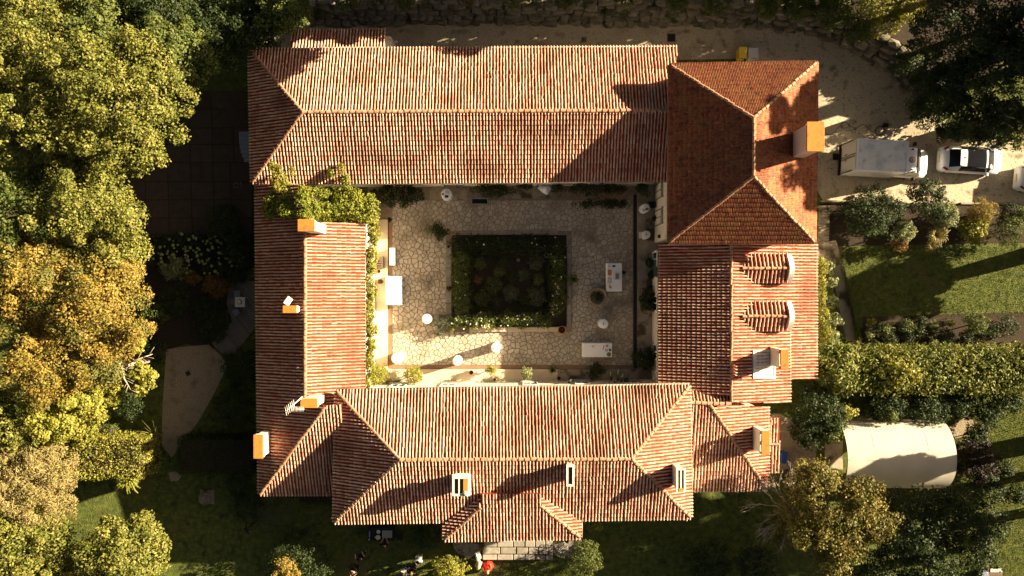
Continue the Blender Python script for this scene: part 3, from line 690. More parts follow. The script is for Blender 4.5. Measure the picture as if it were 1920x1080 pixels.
st(slabbox('terrace', 690, 412, 727.5, 735, .0, .14, 'sand'), 'pale sunlit strip of terrace beneath the west wing')
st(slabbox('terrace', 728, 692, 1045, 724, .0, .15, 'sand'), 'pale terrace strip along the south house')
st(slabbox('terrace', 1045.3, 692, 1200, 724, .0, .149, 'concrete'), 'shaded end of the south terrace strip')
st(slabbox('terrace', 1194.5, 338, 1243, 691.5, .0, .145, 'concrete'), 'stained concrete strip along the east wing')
st(slabbox('terrace', 806, 336, 905, 376, .0, .05, 'concrete'), 'concrete step by the north door')
st(slabbox('terrace', 960, 336, 1035, 372, .0, .051, 'concrete'))
# sunken garden with its coping stones
gs = sheet('garden_soil', [(848, 441), (1062, 441), (1062, 612), (848, 612)], .018, 'soil', label='dark soil of the square courtyard garden')
def coping(owner, x0, y0, x1, y1, n, m='coping', z1=.22, zz=.0):
    horiz = (x1-x0) > (y1-y0); rg = random.Random(int(x0+y0)); cuts = [0] + sorted((i + rg.uniform(-.2, .2))/n for i in range(1, n)) + [1]
    for a, b in zip(cuts[:-1], cuts[1:]):
        q = (x0+(x1-x0)*a+.25, y0, x0+(x1-x0)*b-.25, y1) if horiz else (x0, y0+(y1-y0)*a+.25, x1, y0+(y1-y0)*b-.25)
        slabbox('coping_stone', *q, zz, z1 + rg.uniform(-.012, .012), m, owner, .015)
kw = thing('garden_kerb', 'low kerb of mottled coping stones round the square courtyard garden', 'kerb', P(955, 525)); kw.location = (0, 0, 0)
coping(kw, 836, 460, 847, 612, 7); coping(kw, 864, 433, 1047, 440.5, 9); coping(kw, 1063, 458, 1071, 612, 8); coping(kw, 880, 613, 1056, 621.5, 7, 'sand')

# western terrace of big square slabs
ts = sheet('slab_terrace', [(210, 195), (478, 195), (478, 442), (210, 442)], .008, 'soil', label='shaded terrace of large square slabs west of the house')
xs = [226, 268, 311, 354, 396, 436, 474]; ys = [170, 205, 240, 271, 305, 341, 375, 409, 440]; rg = random.Random(3)
for j in range(len(ys)-1):
    for i in range(len(xs)-1):
        x0, x1 = xs[i] + (j*1.0 if i else 0), xs[i+1] + j*1.0
        if i == len(xs)-2: x1 = xs[-1]
        if j > 3 and i == 4: x1 -= 8
        if j > 3 and i == 5: x0 -= 8
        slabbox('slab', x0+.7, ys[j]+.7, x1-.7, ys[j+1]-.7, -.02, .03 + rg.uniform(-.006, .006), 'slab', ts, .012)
# steps and gravel by the terrace
sheet('earth_path', [(405, 240), (425, 195), (440, 190), (442, 238)], .03, 'slab')

# timber walkway and small deck
dk = sheet('deck_base', [(432, 532), (480, 526), (480, 615), (445, 650), (412, 660), (397, 648), (430, 612), (428, 570)], .05, 'black', label='underside of the grey timber deck')
dk['label'] = 'grey timber deck and walkway west of the house'
poly0 = [P(*q) for q in ((431, 530), (481, 526), (481, 612), (444, 660), (424, 668), (396, 645), (436, 603), (426, 570))]
poly0 = [(p.x, p.y) for p in poly0]
dv = Vector((1, .8)).normalized()                       # boards run across the walkway
pr = Vector((-dv.y, dv.x)); base = P(396, 668); bw = .155
for k in range(-5, 60):
    o = Vector((base.x, base.y)) + dv*(k*bw)
    def hp(poly, n, d): return clip(poly, n.x, n.y, d)
    q = hp(list(poly0), -dv, -(o.dot(dv)) ); q = hp(q, dv, o.dot(dv)+bw*.9) if len(q) > 2 else []
    if len(q) > 2 and area(q) > .02:
        mb = MB(); mb.prism(q, .06, .10); build('plank', mb, 'wood', dk)

# raised bank behind the drive with its dry-stone retaining wall
path = [(540, 46), (700, 45), (900, 44), (1100, 45), (1300, 47), (1440, 52), (1530, 66), (1590, 90), (1640, 122), (1680, 150), (1712, 185), (1745, 215)]
PW = [P(*q) for q in path]
HB = 2.2
def offs(i, d):
    a = PW[max(i-1, 0)]; b = PW[min(i+1, len(PW)-1)]; t = (b-a).normalized(); return PW[i] + Vector((-t.y, t.x, 0))*d
mb = MB(); low = [offs(i, .25) for i in range(len(PW))]; top = [offs(i, 1.15) for i in range(len(PW))]
n = len(PW); vs = [(p.x, p.y, -.05) for p in low] + [(p.x, p.y, HB-.15) for p in top]
far = [Vector((p.x + (i/(n-1))*90, 140 - (i/(n-1))*60, HB+.4)) for i, p in enumerate(PW)]; vs += [tuple(p) for p in far]
mb.add(vs, [(i, i+1, n+i+1, n+i) for i in range(n-1)] + [(n+i, n+i+1, 2*n+i+1, 2*n+i) for i in range(n-1)])
struct('bank', mb, 'soil', 'raised earth bank behind the retaining wall')
rw = thing('retaining_wall', 'rough dry-stone retaining wall along the top of the gravel drive', 'wall', (0, 0, 0))
def rockmesh(seed):
    rg = random.Random(seed); import bmesh
    bm = bmesh.new(); bmesh.ops.create_icosphere(bm, subdivisions=1 if seed % 3 else 2, radius=.5)
    for v in bm.verts:
        f = 1 + rg.uniform(-.16, .16); v.co = Vector((max(-.42, min(.42, v.co.x*f*1.15)), max(-.42, min(.42, v.co.y*f*1.15)), max(-.4, min(.4, v.co.z*f*1.2))))
    me = bpy.data.meshes.new('stone'); bm.to_mesh(me); bm.free(); me.materials.append(MT['rock']); return me
RK = [rockmesh(i) for i in range(7)]
cum = [0]
for a, b in zip(PW[:-1], PW[1:]): cum.append(cum[-1] + (b-a).length)
def along(s_):
    for i in range(len(PW)-1):
        if s_ <= cum[i+1]: f = (s_-cum[i])/(cum[i+1]-cum[i]); return PW[i].lerp(PW[i+1], f), (PW[i+1]-PW[i]).normalized()
    return PW[-1], (PW[-1]-PW[-2]).normalized()
rg = random.Random(9); cnt = 0
for row in range(5):
    s_ = rg.uniform(-.2, .3)
    while s_ < cum[-1]:
        wd = rg.uniform(.45, 1.25); p, t = along(min(s_ + wd/2, cum[-1])); nrm = Vector((-t.y, t.x, 0))
        h = .5 + rg.uniform(-.06, .1); zc = .22 + row*.43
        c = p + nrm*(.12 + row*.19 + rg.uniform(-.12, .08)); o = link('stone', RK[rg.randrange(7)], rw)
        o.location = (c.x, c.y, zc); o.scale = (wd*1.12, rg.uniform(.5, .9), h*1.15); o.rotation_euler = (rg.uniform(-.2, .2), rg.uniform(-.12, .12), math.atan2(t.y, t.x) + rg.uniform(-.2, .2))
        s_ += wd*.97; cnt += 1
# loose low kerb on the garden side of the drive
kb = thing('drive_kerb', 'pale kerb edging the garden side of the sunlit drive', 'kerb', (0, 0, 0))
for i, x in enumerate(range(1800, 2040, 24)): slabbox('kerb_stone', x, 379.5, x+23.4, 383.5, 0, .14, 'coping', kb, .01)
st(slabbox('retaining_edge', 1537, 376.5, 1600, 379, 0, .3, 'concrete'), 'low concrete edge at the foot of the shaded drive')

# stair well with an iron railing beside the drive
sw = thing('garden_steps', 'shaded stone steps between the drive and the garden path', 'steps', P(1545, 415))
inv = Matrix.Translation(-P(1545, 415))
for k in range(6):
    a, b = P(1533, 386 + k*11), P(1553, 396.5 + k*11); mb = MB(); mb.box(((a.x+b.x)/2, (a.y+b.y)/2, .24 - k*.035), (b.x-a.x, a.y-b.y, .10), bev=.01); build('step', mb, 'concrete', sw, inv)
rl = thing('iron_railing', 'thin dark iron railing bending round the garden steps', 'railing', P(1557, 450)); inv = Matrix.Translation(-P(1557, 450))
mb = MB(); pth = [P(1556, 452, .95), P(1556, 420, .95), P(1600, 378, 1.0)]; mb.tube(pth, .03, 5); build('handrail', mb, 'darkmetal', rl, inv)
for a, b, n_ in ((pth[0], pth[1], 6), (pth[1], pth[2], 8)):
    for i in range(n_+1): q = a.lerp(b, i/n_); mb = MB(); mb.tube([(q.x, q.y, 0), (q.x, q.y, q.z)], .014, 4); build('baluster', mb, 'darkmetal', rl, inv)

# rounded stone terrace and fan steps under the bay of the south house
bt = thing('stone_terrace', 'worn stone block terrace with rounded steps below the bay', 'terrace', P(955, 1030)); inv = Matrix.Translation(-P(955, 1030))
xsb = [905, 932, 962, 984, 1003, 1022, 1036]; ysb = [1008, 1021, 1034, 1045]; rg = random.Random(4)
for j in range(3):
    for i in range(6):
        o_ = rg.uniform(-5, 5) if 0 < i else 0
        a, b = P(xsb[i] + (6 if j % 2 else 0)*(i > 0), ysb[j]), P(xsb[i+1] + (6 if j % 2 else 0)*(i < 5), ysb[j+1]); mb = MB(); mb.box(((a.x+b.x)/2, (a.y+b.y)/2, .3 + rg.uniform(-.02, .02)), (b.x-a.x-.05, a.y-b.y-.05, .6), bev=.03); build('stone_block', mb, 'coping', bt, inv)
for (cx, cy_, r, a0, a1, n_, up) in ((878, 1012, 30, 180, 345, 9, 1), (872, 1046, 34, 5, 80, 1, 0), (1062, 1012, 34, 195, 358, 9, 1)):
    if not up: continue
    for lev in range(2):
        rr = r*(1 - lev*.28); zz = .18 + lev*.18
        for k in range(n_):
            a, b = math.radians(a0+(a1-a0)*k/n_+1), math.radians(a0+(a1-a0)*(k+1)/n_-1); c = P(cx, cy_)
            r_o = L(rr); r_i = L(4)
            pl = [(c.x+r_i*math.cos(a), c.y+r_i*math.sin(a)), (c.x+r_o*math.cos(a), c.y+r_o*math.sin(a)), (c.x+r_o*math.cos(b), c.y+r_o*math.sin(b)), (c.x+r_i*math.cos(b), c.y+r_i*math.sin(b))]
            mb = MB(); mb.prism(pl, zz-.18 if lev else 0, zz); build('fan_step', mb, 'coping', bt, inv)
for i, (a_, b_, c_, d_) in enumerate((((868, 1036), (878, 1028), (893, 1037), (878, 1048)), ((880, 1026), (892, 1024), (899, 1036), (894, 1040)), ((858, 1030), (868, 1024), (877, 1028), (867, 1036)))):
    mb = MB(); mb.prism([(P(*q).x, P(*q).y) for q in (a_, b_, c_, d_)], 0, .12+.03*i); build('flagstone', mb, 'sand', bt, inv)

# ------------------------------------------------------------------ things on the drive
def plate(name, label, cat, x, y, s, m, mf=None, rz=0.0, h=.03):
    c = P(x, y); t = thing(name, label, cat, c, rz); d = L(s)
    if mf: f = MB(); f.box((0, 0, h/2), (d*1.22, d*1.22, h), bev=.01); build('frame', f, mf, t)
    f = MB(); f.box((0, 0, h/2+.012), (d, d, h), bev=.006); pl = build('lid', f, m, t)
    g = MB()
    for k in range(4): g.box((0, -d*.36 + k*d*.24, h+.016), (d*.8, d*.05, .008))
    build('rib', g, m, pl); return t
plate('manhole_cover', 'small rusty square cover set in the drive', 'manhole cover', 1095, 74.5, 10, 'rock')
plate('manhole_cover', 'dark square cover with a pale concrete frame in the drive', 'manhole cover', 1258.5, 71, 14, 'darkmetal', 'coping')
plate('drain_grate', 'dark drain grate in the gravel beside the van', 'drain', 1567, 294, 12, 'darkmetal')
plate('drain_cover', 'dark diamond-set drain cover at the north-west corner of the paving', 'drain', 730, 412, 8, 'darkmetal', rz=PI/4)
plate('drain_cover', 'rusty red diamond-set drain cover at the sunny south-west corner', 'drain', 730, 683, 7, 'terra', rz=PI/4, h=.05)
plate('drain_cover', 'dark square drain cover in the western gravel path', 'drain', 353, 700, 8, 'darkmetal', rz=.5)
def bin_(label, x0, y0, x1, y1, m, name='wheelie_bin', rz=0.0, h=1.05):
    c = P((x0+x1)/2, (y0+y1)/2, h); t = thing(name, label, 'bin', (c.x, c.y, 0), rz); dx, dy = L(x1-x0, h), L(y1-y0, h)
    b = MB(); b.box((0, 0, .5), (dx*.78, dy*.78, .9), taper=1.16, bev=0); build('body', b, m, t)
    b = MB(); b.box((0, 0, .98), (dx, dy, .09), bev=.03); lid = build('lid', b, m, t); b = MB(); b.box((0, 0, 1.03), (dx*.7, dy*.55, .03), bev=.02); build('panel', b, m, lid)
    b = MB(); b.tube([(-dx*.3, -dy*.52, .95), (dx*.3, -dy*.52, .95)], .02, 6); build('handle', b, 'black', t)
    for q in (-1, 1): b = MB(); b.tube([(q*dx*.33, -dy*.42, .1), (q*dx*.42, -dy*.42, .1)], .1, 10); build('wheel', b, 'rubber', t)
    return t
bin_('yellow lidded wheelie bin against the back of the tall house', 1386, 87, 1401, 109, 'yellow')
bin_('pale grey wheelie bin standing right of the yellow one', 1404, 89, 1422, 109, 'palegrey')
bin_('blue bin standing beside the tiled porch', 1463, 846, 1474, 867, 'blue', rz=-.12, h=.8)
# cable
cb = MB(); pts = []
rg = random.Random(2)
for i in range(60):
    f = i/59; x = 1548 + 110*f; y = 250 - 12*math.sin(f*3.2) + 6*math.sin(f*17); 
    if .28 < f < .5: x += 7*math.cos(f*70); y += 7*math.sin(f*70)
    if f > .8: x = 1650 + 10*math.cos(i*1.15); y = 245 + 9*math.sin(i*1.15)
    pts.append(P(x, y, .03 + .01*math.sin(i)))
cb.tube(pts, .016, 5); t = thing('cable', 'long black cable lying in loops on the gravel beside the van', 'cable', P(1600, 245)); build('flex', cb, 'black', t, Matrix.Translation(-P(1600, 245)))
b = MB(); q = P(1659, 236); b.box((q.x, q.y, .1), (.34, .24, .2), bev=.03); build('plug_box', b, 'black', t, Matrix.Translation(-P(1600, 245)))
# extractor box with ribbed pipe at the lean-to
c = P(733, 79, 1.8); t = thing('vent_box', 'white box with a ribbed white pipe at the end of the tiled lean-to', 'vent', (c.x, c.y, 0)); inv = Matrix.Translation((-c.x, -c.y, 0))
b = MB(); b.box((P(729, 80, 2.5).x, P(729, 80, 2.5).y, 1.3), (.36, .75, 2.6), bev=.03); build('box', b, 'white', t, inv)
b = MB(); x0 = P(735, 79, 1.5)
for k in range(7): b.lathe((0, 0, 0), [(.01, 0)], 3) if 0 else b.tube([(x0.x + k*.052, x0.y, 1.5), (x0.x + k*.052 + .03, x0.y, 1.5)], .09, 10)
b.tube([(x0.x - .1, x0.y, 1.5), (x0.x + .36, x0.y, 1.5)], .065, 8); build('ribbed_pipe', b, 'white', t, inv)
c = P(533, 82, 1.0); t = thing('storage_chest', 'dark chest beside the shaded end of the tiled lean-to', 'chest', (c.x, c.y, 0))
b = MB(); b.box((0, 0, .35), (.7, .6, .7), bev=.03); build('body', b, 'wood', t); b = MB(); b.box((0, 0, .73), (.76, .66, .05), bev=.02); build('lid', b, 'coping', t)
# slatted blue-grey canopy on the west gable of the north wing
c = P(458, 275, 2.4); t = thing('slatted_canopy', 'rounded canopy of blue-grey slats under the western eaves', 'canopy', (c.x, c.y, 0)); inv = Matrix.Translation((-c.x, -c.y, 0))
for k in range(7):
    y = 247 + k*8.2; r_ = max(0., 1 - ((y - 248)/58)**2)**.5; xl = 470 - 22*r_
    a, b_ = P(xl, y, 2.4), P(472, y + 7.6, 2.4); mb = MB(); mb.box(((a.x+b_.x)/2, (a.y+b_.y)/2, 2.4), (b_.x-a.x, a.y-b_.y, .03)); build('slat', mb, 'slate', t, inv)
mb = MB(); mb.tube([P(462, 250, 0), P(462, 250, 2.38)], .035, 6); build('post', mb, 'darkmetal', t, inv)
# barrel roofed polytunnel
c = P(1680, 854, 2.6); t = thing('polytunnel', 'white sheeted barrel roofed tunnel in the garden', 'greenhouse', (c.x, c.y, 0)); inv = Matrix.Translation((-c.x, -c.y, 0))
def tun(x, f, zo=0.0, ins=0.0):
    # f 0..1 across from north to south
    zs, zt_ = 1.75, 3.15
    yN, yS = P(0, 793, zs).y, P(0, 915, zs).y
    a = PI*(.12 + .76*f); zz = zs + (zt_-zs)*(math.sin(a) - math.sin(PI*.12))/(1-math.sin(PI*.12)); yy = (yN+yS)/2 + (yN-yS)/2*math.cos(a)/math.cos(PI*.12)
    return (x, yy, zz + zo)
xl, xr = P(1576, 0, 2.0).x, P(1775, 0, 2.0).x
def tunnel_sheet(name, xa, xb, nx=8, zo=0.0, bumpz=.02):
    mb = MB(); n = 16; vs = []
    for i in range(nx+1):
        x = xa + (xb-xa)*i/nx
        for k in range(n+1): v = tun(x, k/n, zo); vs.append((v[0], v[1], v[2] + bumpz*math.sin(i*1.9+k*.6)))
    fs = [(i*(n+1)+k, i*(n+1)+k+1, (i+1)*(n+1)+k+1, (i+1)*(n+1)+k) for i in range(nx) for k in range(n)]
    mb.add(vs, fs, 0, True); return build(name, mb, 'tarp', t, inv)
for k in range(4): tunnel_sheet('roof_sheet', xl + (xr-xl)*k/4 + .0, xl + (xr-xl)*(k+1)/4 + .03, 4, .006*(k % 2), .012)
for k in range(5):
    x = xl + (xr-xl)*k/4; mb = MB(); mb.tube([tun(x, q/12, -.05) for q in range(13)], .03, 6); build('hoop', mb, 'darkmetal', t, inv)
mb = MB(); a, b_ = tun(xl, 0), tun(xl, 1)
for x, y in ((xl, a[1]), (xr, a[1]), (xl, b_[1]), (xr, b_[1]), ((xl+xr)/2, a[1]), ((xl+xr)/2, b_[1])):
    mb = MB(); mb.tube([(x, y, 0), (x, y, 1.75)], .04, 6); build('post', mb, 'darkmetal', t, inv)
for yy in (a[1], b_[1]): mb = MB(); mb.box(((xl+xr)/2, yy, 1.0), (xr-xl, .02, 1.5)); build('side_sheet', mb, 'tarp', t, inv)
mb = MB(); mb.tube([(xl, tun(xl, .5)[1], 3.13), (xr, tun(xl, .5)[1], 3.13)], .02, 5); build('ridge_bar', mb, 'palegrey', t, inv)
st(slabbox('concrete_apron', 1546, 826, 1580, 880, 0, .03, 'concrete'), 'pale concrete apron at the tunnel entrance')
for yy in (828, 878):
    mb = MB(); mb.tube([P(1549, yy, .9), P(1574, yy+3, 1.5)], .025, 5); mb.tube([P(1549, yy, 0), P(1549, yy, .9)], .025, 5); build('brace', mb, 'darkmetal', t, inv)
sheet('straw_patch', [(1778, 800), (1808, 783), (1822, 778), (1826, 800), (1836, 812), (1790, 822)], .03, 'gravel2', label='patch of pale dry earth behind the tunnel')
# grass blades on the lit lawns
def grass(x0, y0, x1, y1, n, label):
    a = RNG.uniform(0, 1, (n, 2)); px = x0 + (x1-x0)*a[:, 0]; py = y0 + (y1-y0)*a[:, 1]; k = HC/FP
    X = (px-960)*k; Y = (540-py)*k; an = RNG.uniform(0, 2*PI, n); h = RNG.uniform(.02, .07, n); ww = .022
    V = np.zeros((n, 3, 3)); V[:, 0] = np.stack([X-ww*np.cos(an), Y-ww*np.sin(an), np.zeros(n)], 1); V[:, 1] = np.stack([X+ww*np.cos(an), Y+ww*np.sin(an), np.zeros(n)], 1)
    V[:, 2] = np.stack([X+h*.5*np.sin(an), Y-h*.5*np.cos(an), h], 1)
    tag(link('grass', np_mesh('grass', V.reshape(-1, 3), np.arange(3*n).reshape(-1, 3), 'grass')), label, kind='stuff')
grass(1585, 462, 1925, 594, 14000, 'mown grass of the lawn right of the east wing')
grass(1780, 745, 1925, 1085, 22000, 'rough grass in the lower right corner')
grass(480, 930, 1480, 1085, 30000, 'shaded grass of the south lawn')
# ------------------------------------------------------------------ courtyard furniture
def round_table(label, px, py, rp, h=1.08, low=False):
    c = P(px, py, h); r = L(rp, h); t = thing('round_table', label, 'table', (c.x, c.y, 0.02), group='white clothed round tables in the courtyard')
    n = 40; mb = MB(); vs = []
    for (q, z, wv) in ((.02, h, 0), (r*.93, h, 0), (r, h-.015, 0), (r*1.0, h-.06, .0), (r*.97, h*.6, .012), (r*1.0, h*.25, .03), (r*1.04, .03, .04)):
        for k in range(n): a = 2*PI*k/n; qq = q*(1 + wv*math.sin(a*9 + px)); vs.append((qq*math.cos(a), qq*math.sin(a), z))
    fs = [(i*n+k, i*n+(k+1) % n, (i+1)*n+(k+1) % n, (i+1)*n+k) for i in range(6) for k in range(n)][::-1] + [tuple(range(n))]
    mb.add(vs, [f[::-1] if len(f) == 4 else f for f in fs], 0, True); build('cloth_cover', mb, 'cloth', t)
    mb = MB(); mb.lathe((0, 0, 0), [(r*.7, 0), (r*.7, .03), (.03, .05), (.03, h-.05)], 12); build('pedestal', mb, 'darkmetal', t)
    return t
round_table('round clothed table by the north door holding papers and a grey box', 837, 364, 10.2, .9)
round_table('round clothed table with a small brown box, beside the tall house', 1210, 390, 8.3, 1.05)
round_table('round clothed table in the east strip, a white chair tucked to its left', 1212, 440, 7.6, 1.0)
round_table('round clothed table on the paving below the stone planter', 1132, 607, 8.8, 1.05)
round_table('round clothed table left of the lavender clump', 800, 598, 9.0, 1.05)
round_table('sunlit round clothed table at the south edge of the paving', 857, 677, 8.6, 1.1)
round_table('sunlit round clothed table in the middle of the south paving', 929, 652, 8.6, 1.1)
round_table('round clothed table in the bright south-west corner', 744, 672, 10, .75)
def rect_table(label, x0, y0, x1, y1, h=.76, name='trestle_table', long_cloth=True):
    a, b = P(x0, y0, h), P(x1, y1, h); c = (a+b)/2; dx, dy = b.x-a.x, a.y-b.y; t = thing(name, label, 'table', (c.x, c.y, .02))
    mb = MB(); n = 14; ring = []
    for (sx, sy, ex, ey) in ((-1, -1, 1, -1), (1, -1, 1, 1), (1, 1, -1, 1), (-1, 1, -1, -1)):
        for k in range(n): f = k/n; ring.append((sx + (ex-sx)*f, sy + (ey-sy)*f))
    m_ = len(ring); vs = []
    for z, g, wv in ((h, .97, 0), (h-.012, 1.0, 0), (h*.55, 1.01, .008), (.04, 1.03, .02)):
        for i, (x, y) in enumerate(ring): q = wv*math.sin(i*2.4); vs.append((x*dx/2*g + q*(abs(x) > .99), y*dy/2*g + q*(abs(y) > .99), z))
    fs = [(i*m_+(k+1) % m_, i*m_+k, (i+1)*m_+k, (i+1)*m_+(k+1) % m_) for i in range(3) for k in range(m_)] + [tuple(range(m_))]
    mb.add(vs, fs, 0, False); build('cloth_cover', mb, 'cloth', t)
    for x in (-1, 1):
        for y in (-1, 1): mb = MB(); mb.tube([(x*(dx/2-.07), y*(dy/2-.07), 0), (x*(dx/2-.07), y*(dy/2-.07), h-.03)], .02, 6); build('leg', mb, 'darkmetal', t)
    return t
rect_table('long clothed table laid with boards and a grey tray, beside the stone planter', 1138, 493.5, 1166, 546)
rect_table('long clothed table with fruit and small bowls in the south-east corner of the paving', 1093, 643.5, 1147.5, 669.5)
rect_table('bare sunlit clothed table against the western gutter channel', 723.5, 518, 752, 571.5)
rect_table('narrow white bench table just above the bare clothed table', 730.5, 465, 739.5, 497, .6, 'bench_table')
def put(name, label, cat, px, py, z, fn, m, rz=0.0):
    c = P(px, py, z); t = thing(name, label, cat, (c.x, c.y, z), rz); return t, [build(nm, mb, mm, t) for nm, mb, mm in fn]
def Bx(d, bev=.01, c=None): mb = MB(); mb.box(c or (0, 0, d[2]/2), d, bev=bev); return mb
def La(prof, seg=14): mb = MB(); mb.lathe((0, 0, 0), prof, seg); return mb
H = .785
put('serving_board', 'orange brown wooden board on the long table', 'board', 1143, 511, H, [('board', Bx((.26, .34, .03)), 'orange'), ('handle', Bx((.05, .09, .025), c=(0, -.2, .013)), 'orange')], None)
put('serving_board', 'dark red folder below the wooden board on the long table', 'folder', 1143, 525.5, H, [('cover', Bx((.24, .36, .02)), 'redlamp'), ('paper', Bx((.2, .32, .006), 0, (0, 0, .024)), 'cream')], None)
put('tray', 'oval pale tray holding a grey patterned box on the long table', 'tray', 1157, 518, H, [('rim', La([(.28, 0), (.31, .025), (.30, .03), (.27, .01)], 20), 'cloth'), ('grey_box', Bx((.30, .46, .07), .015, (0, 0, .05)), 'palegrey'), ('lid_panel', Bx((.20, .34, .01), 0, (0, 0, .092)), 'slate')], None)
put('bowl', 'small white bowl at the top of the long table', 'bowl', 1143, 499, H, [('bowl', La([(.04, 0), (.09, .05), (.08, .05), (.035, .012)]), 'white')], None)
put('tablet', 'small dark tablet beside the white bowl', 'tablet', 1151, 499, H, [('case', Bx((.2, .13, .012)), 'slate'), ('screen', Bx((.16, .1, .004), 0, (0, 0, .014)), 'black')], None)
put('plate', 'plate with a round pink pastry at the foot of the long table', 'plate', 1144, 539, H, [('plate', La([(.05, 0), (.12, .015), (.11, .018), (.04, .008)]), 'white'), ('pastry', La([(.07, .012), (.075, .04), (.03, .06)]), 'orange')], None)
put('bottle', 'small dark bottle between folder and pastry', 'bottle', 1143, 534, H, [('body', La([(.03, 0), (.03, .12), (.012, .16), (.012, .2)], 8), 'black')], None)
put('bag', 'black bag on the ground against the right side of the long table', 'bag', 1169, 511, .3, [('body', Bx((.28, .22, .3), .06, (0, 0, -.13)), 'black'), ('strap', MB().tube([(-.1, 0, 0), (0, 0, .12), (.1, 0, 0)], .015, 5), 'black')], None)
put('candle', 'ivory candle on the south-east table', 'candle', 1111, 650, H, [('wax', La([(.05, 0), (.05, .1), (.01, .1)], 12), 'cream'), ('dish', La([(.08, 0), (.09, .012), (.05, .012)], 12), 'white')], None)
put('fruit_bowl', 'dish of orange fruit on the south-east table', 'fruit', 1138, 648.5, H, [('dish', La([(.06, 0), (.11, .03), (.1, .03), (.04, .01)]), 'white'), ('fruit', La([(.01, .02), (.07, .05), (.06, .1), (.01, .12)], 10), 'orange')], None)
put('ring_stand', 'small grey ring of metal on the south-east table', 'ring', 1137, 656.5, H, [('ring', MB().tube([(.07*math.cos(a*PI/6), .07*math.sin(a*PI/6), .02) for a in range(13)], .014, 5), 'darkmetal')], None)
put('box', 'small dark box right of the metal ring', 'box', 1143.5, 656, H, [('body', Bx((.11, .16, .07)), 'slate'), ('lid', Bx((.12, .17, .02), 0, (0, 0, .08)), 'black')], None, .4)
put('plate', 'pale green plate at the lower right corner of the south-east table', 'plate', 1141.5, 664.5, H, [('plate', La([(.08, 0), (.15, .015), (.14, .02), (.07, .008)], 18), 'pale')], None)
put('tongs', 'thin dark tongs left of the fruit dish', 'tongs', 1132, 651, H, [('arm', MB().tube([(-.07, -.15, .01), (.0, .15, .02)], .008, 4), 'black'), ('arm', MB().tube([(-.02, -.16, .01), (.0, .15, .02)], .008, 4), 'black')], None)
put('grey_box', 'grey box on the round table by the north door', 'box', 837.5, 368.5, .925, [('body', Bx((.24, .16, .07)), 'slate'), ('lid', Bx((.22, .14, .01), 0, (0, 0, .075)), 'black')], None)
put('phone', 'dark phone at the left edge of the round table by the north door', 'phone', 830.5, 364, .925, [('case', Bx((.15, .08, .02)), 'black'), ('screen', Bx((.12, .06, .004), 0, (0, 0, .022)), 'glass')], None, .3)
put('papers', 'fanned papers on the round table by the north door', 'papers', 839, 359.5, .925, [('sheet', Bx((.24, .17, .004), 0), 'palegrey'), ('sheet', Bx((.22, .16, .004), 0, (.03, -.04, .007)), 'bluecloth')], None, -.4)
put('wooden_box', 'small brown box on the round table beside the tall house', 'box', 1213, 392, 1.075, [('body', Bx((.19, .14, .08)), 'bark'), ('lid', Bx((.17, .12, .01), 0, (0, 0, .085)), 'olive')], None)
put('dish', 'small purple-edged dish left of the brown box', 'dish', 1207, 394.5, 1.075, [('dish', La([(.03, 0), (.08, .02), (.07, .025), (.03, .01)]), 'bluecloth')], None)
put('vase', 'tiny dark vase centred on the table in the east strip', 'vase', 1211.5, 440, 1.025, [('body', La([(.03, 0), (.045, .05), (.02, .1), (.03, .13)], 10), 'darkmetal')], None)
put('vase', 'tiny dark vase centred on the table below the planter', 'vase', 1131.5, 607, 1.075, [('body', La([(.03, 0), (.045, .05), (.02, .1), (.03, .13)], 10), 'darkmetal')], None)
put('lantern', 'tiny lantern on the southernmost sunlit round table', 'lantern', 857, 677, 1.125, [('body', La([(.03, 0), (.045, .05), (.02, .1), (.03, .13)], 10), 'palegrey')], None)
put('lantern', 'tiny lantern on the round table in the middle of the south paving', 'lantern', 929, 652, 1.125, [('body', La([(.03, 0), (.045, .05), (.02, .1), (.03, .13)], 10), 'palegrey')], None)
def chair(label, px, py, rz, m, s=1.0, cat='chair'):
    c = P(px, py, .45); t = thing('chair', label, cat, (c.x, c.y, 0), rz); w_ = .42*s
    sm = MB(); sm.box((0, 0, .44), (w_, w_, .035), bev=.01); build('seat', sm, m, t)
    b = MB(); b.box((0, w_/2, .82), (w_, .03, .14), bev=.01); b.box((0, w_/2, .62), (w_, .025, .07)); build('backrest', b, m, t)
    for x in (-1, 1):
        for y in (-1, 1): b = MB(); b.tube([(x*w_*.45, y*w_*.45, 0), (x*w_*.45, y*w_*.46, .88 if y > 0 else .43)], .016, 5); build('leg', b, m, t)
    return t
chair('white chair tucked against the round table in the east strip', 1204.5, 441, PI/2, 'white')
chair('dark chair beside the north-east round table', 1222, 384, -PI/2, 'darkmetal')
chair('grey-blue chair above the small white table on the deck', 444.5, 551, 0, 'slate')
chair('grey-green chair left of the small white table on the deck', 436.5, 565, PI/2, 'wood')
chair('purple-grey chair below the small white table on the deck', 442.5, 586, PI + .6, 'slate')
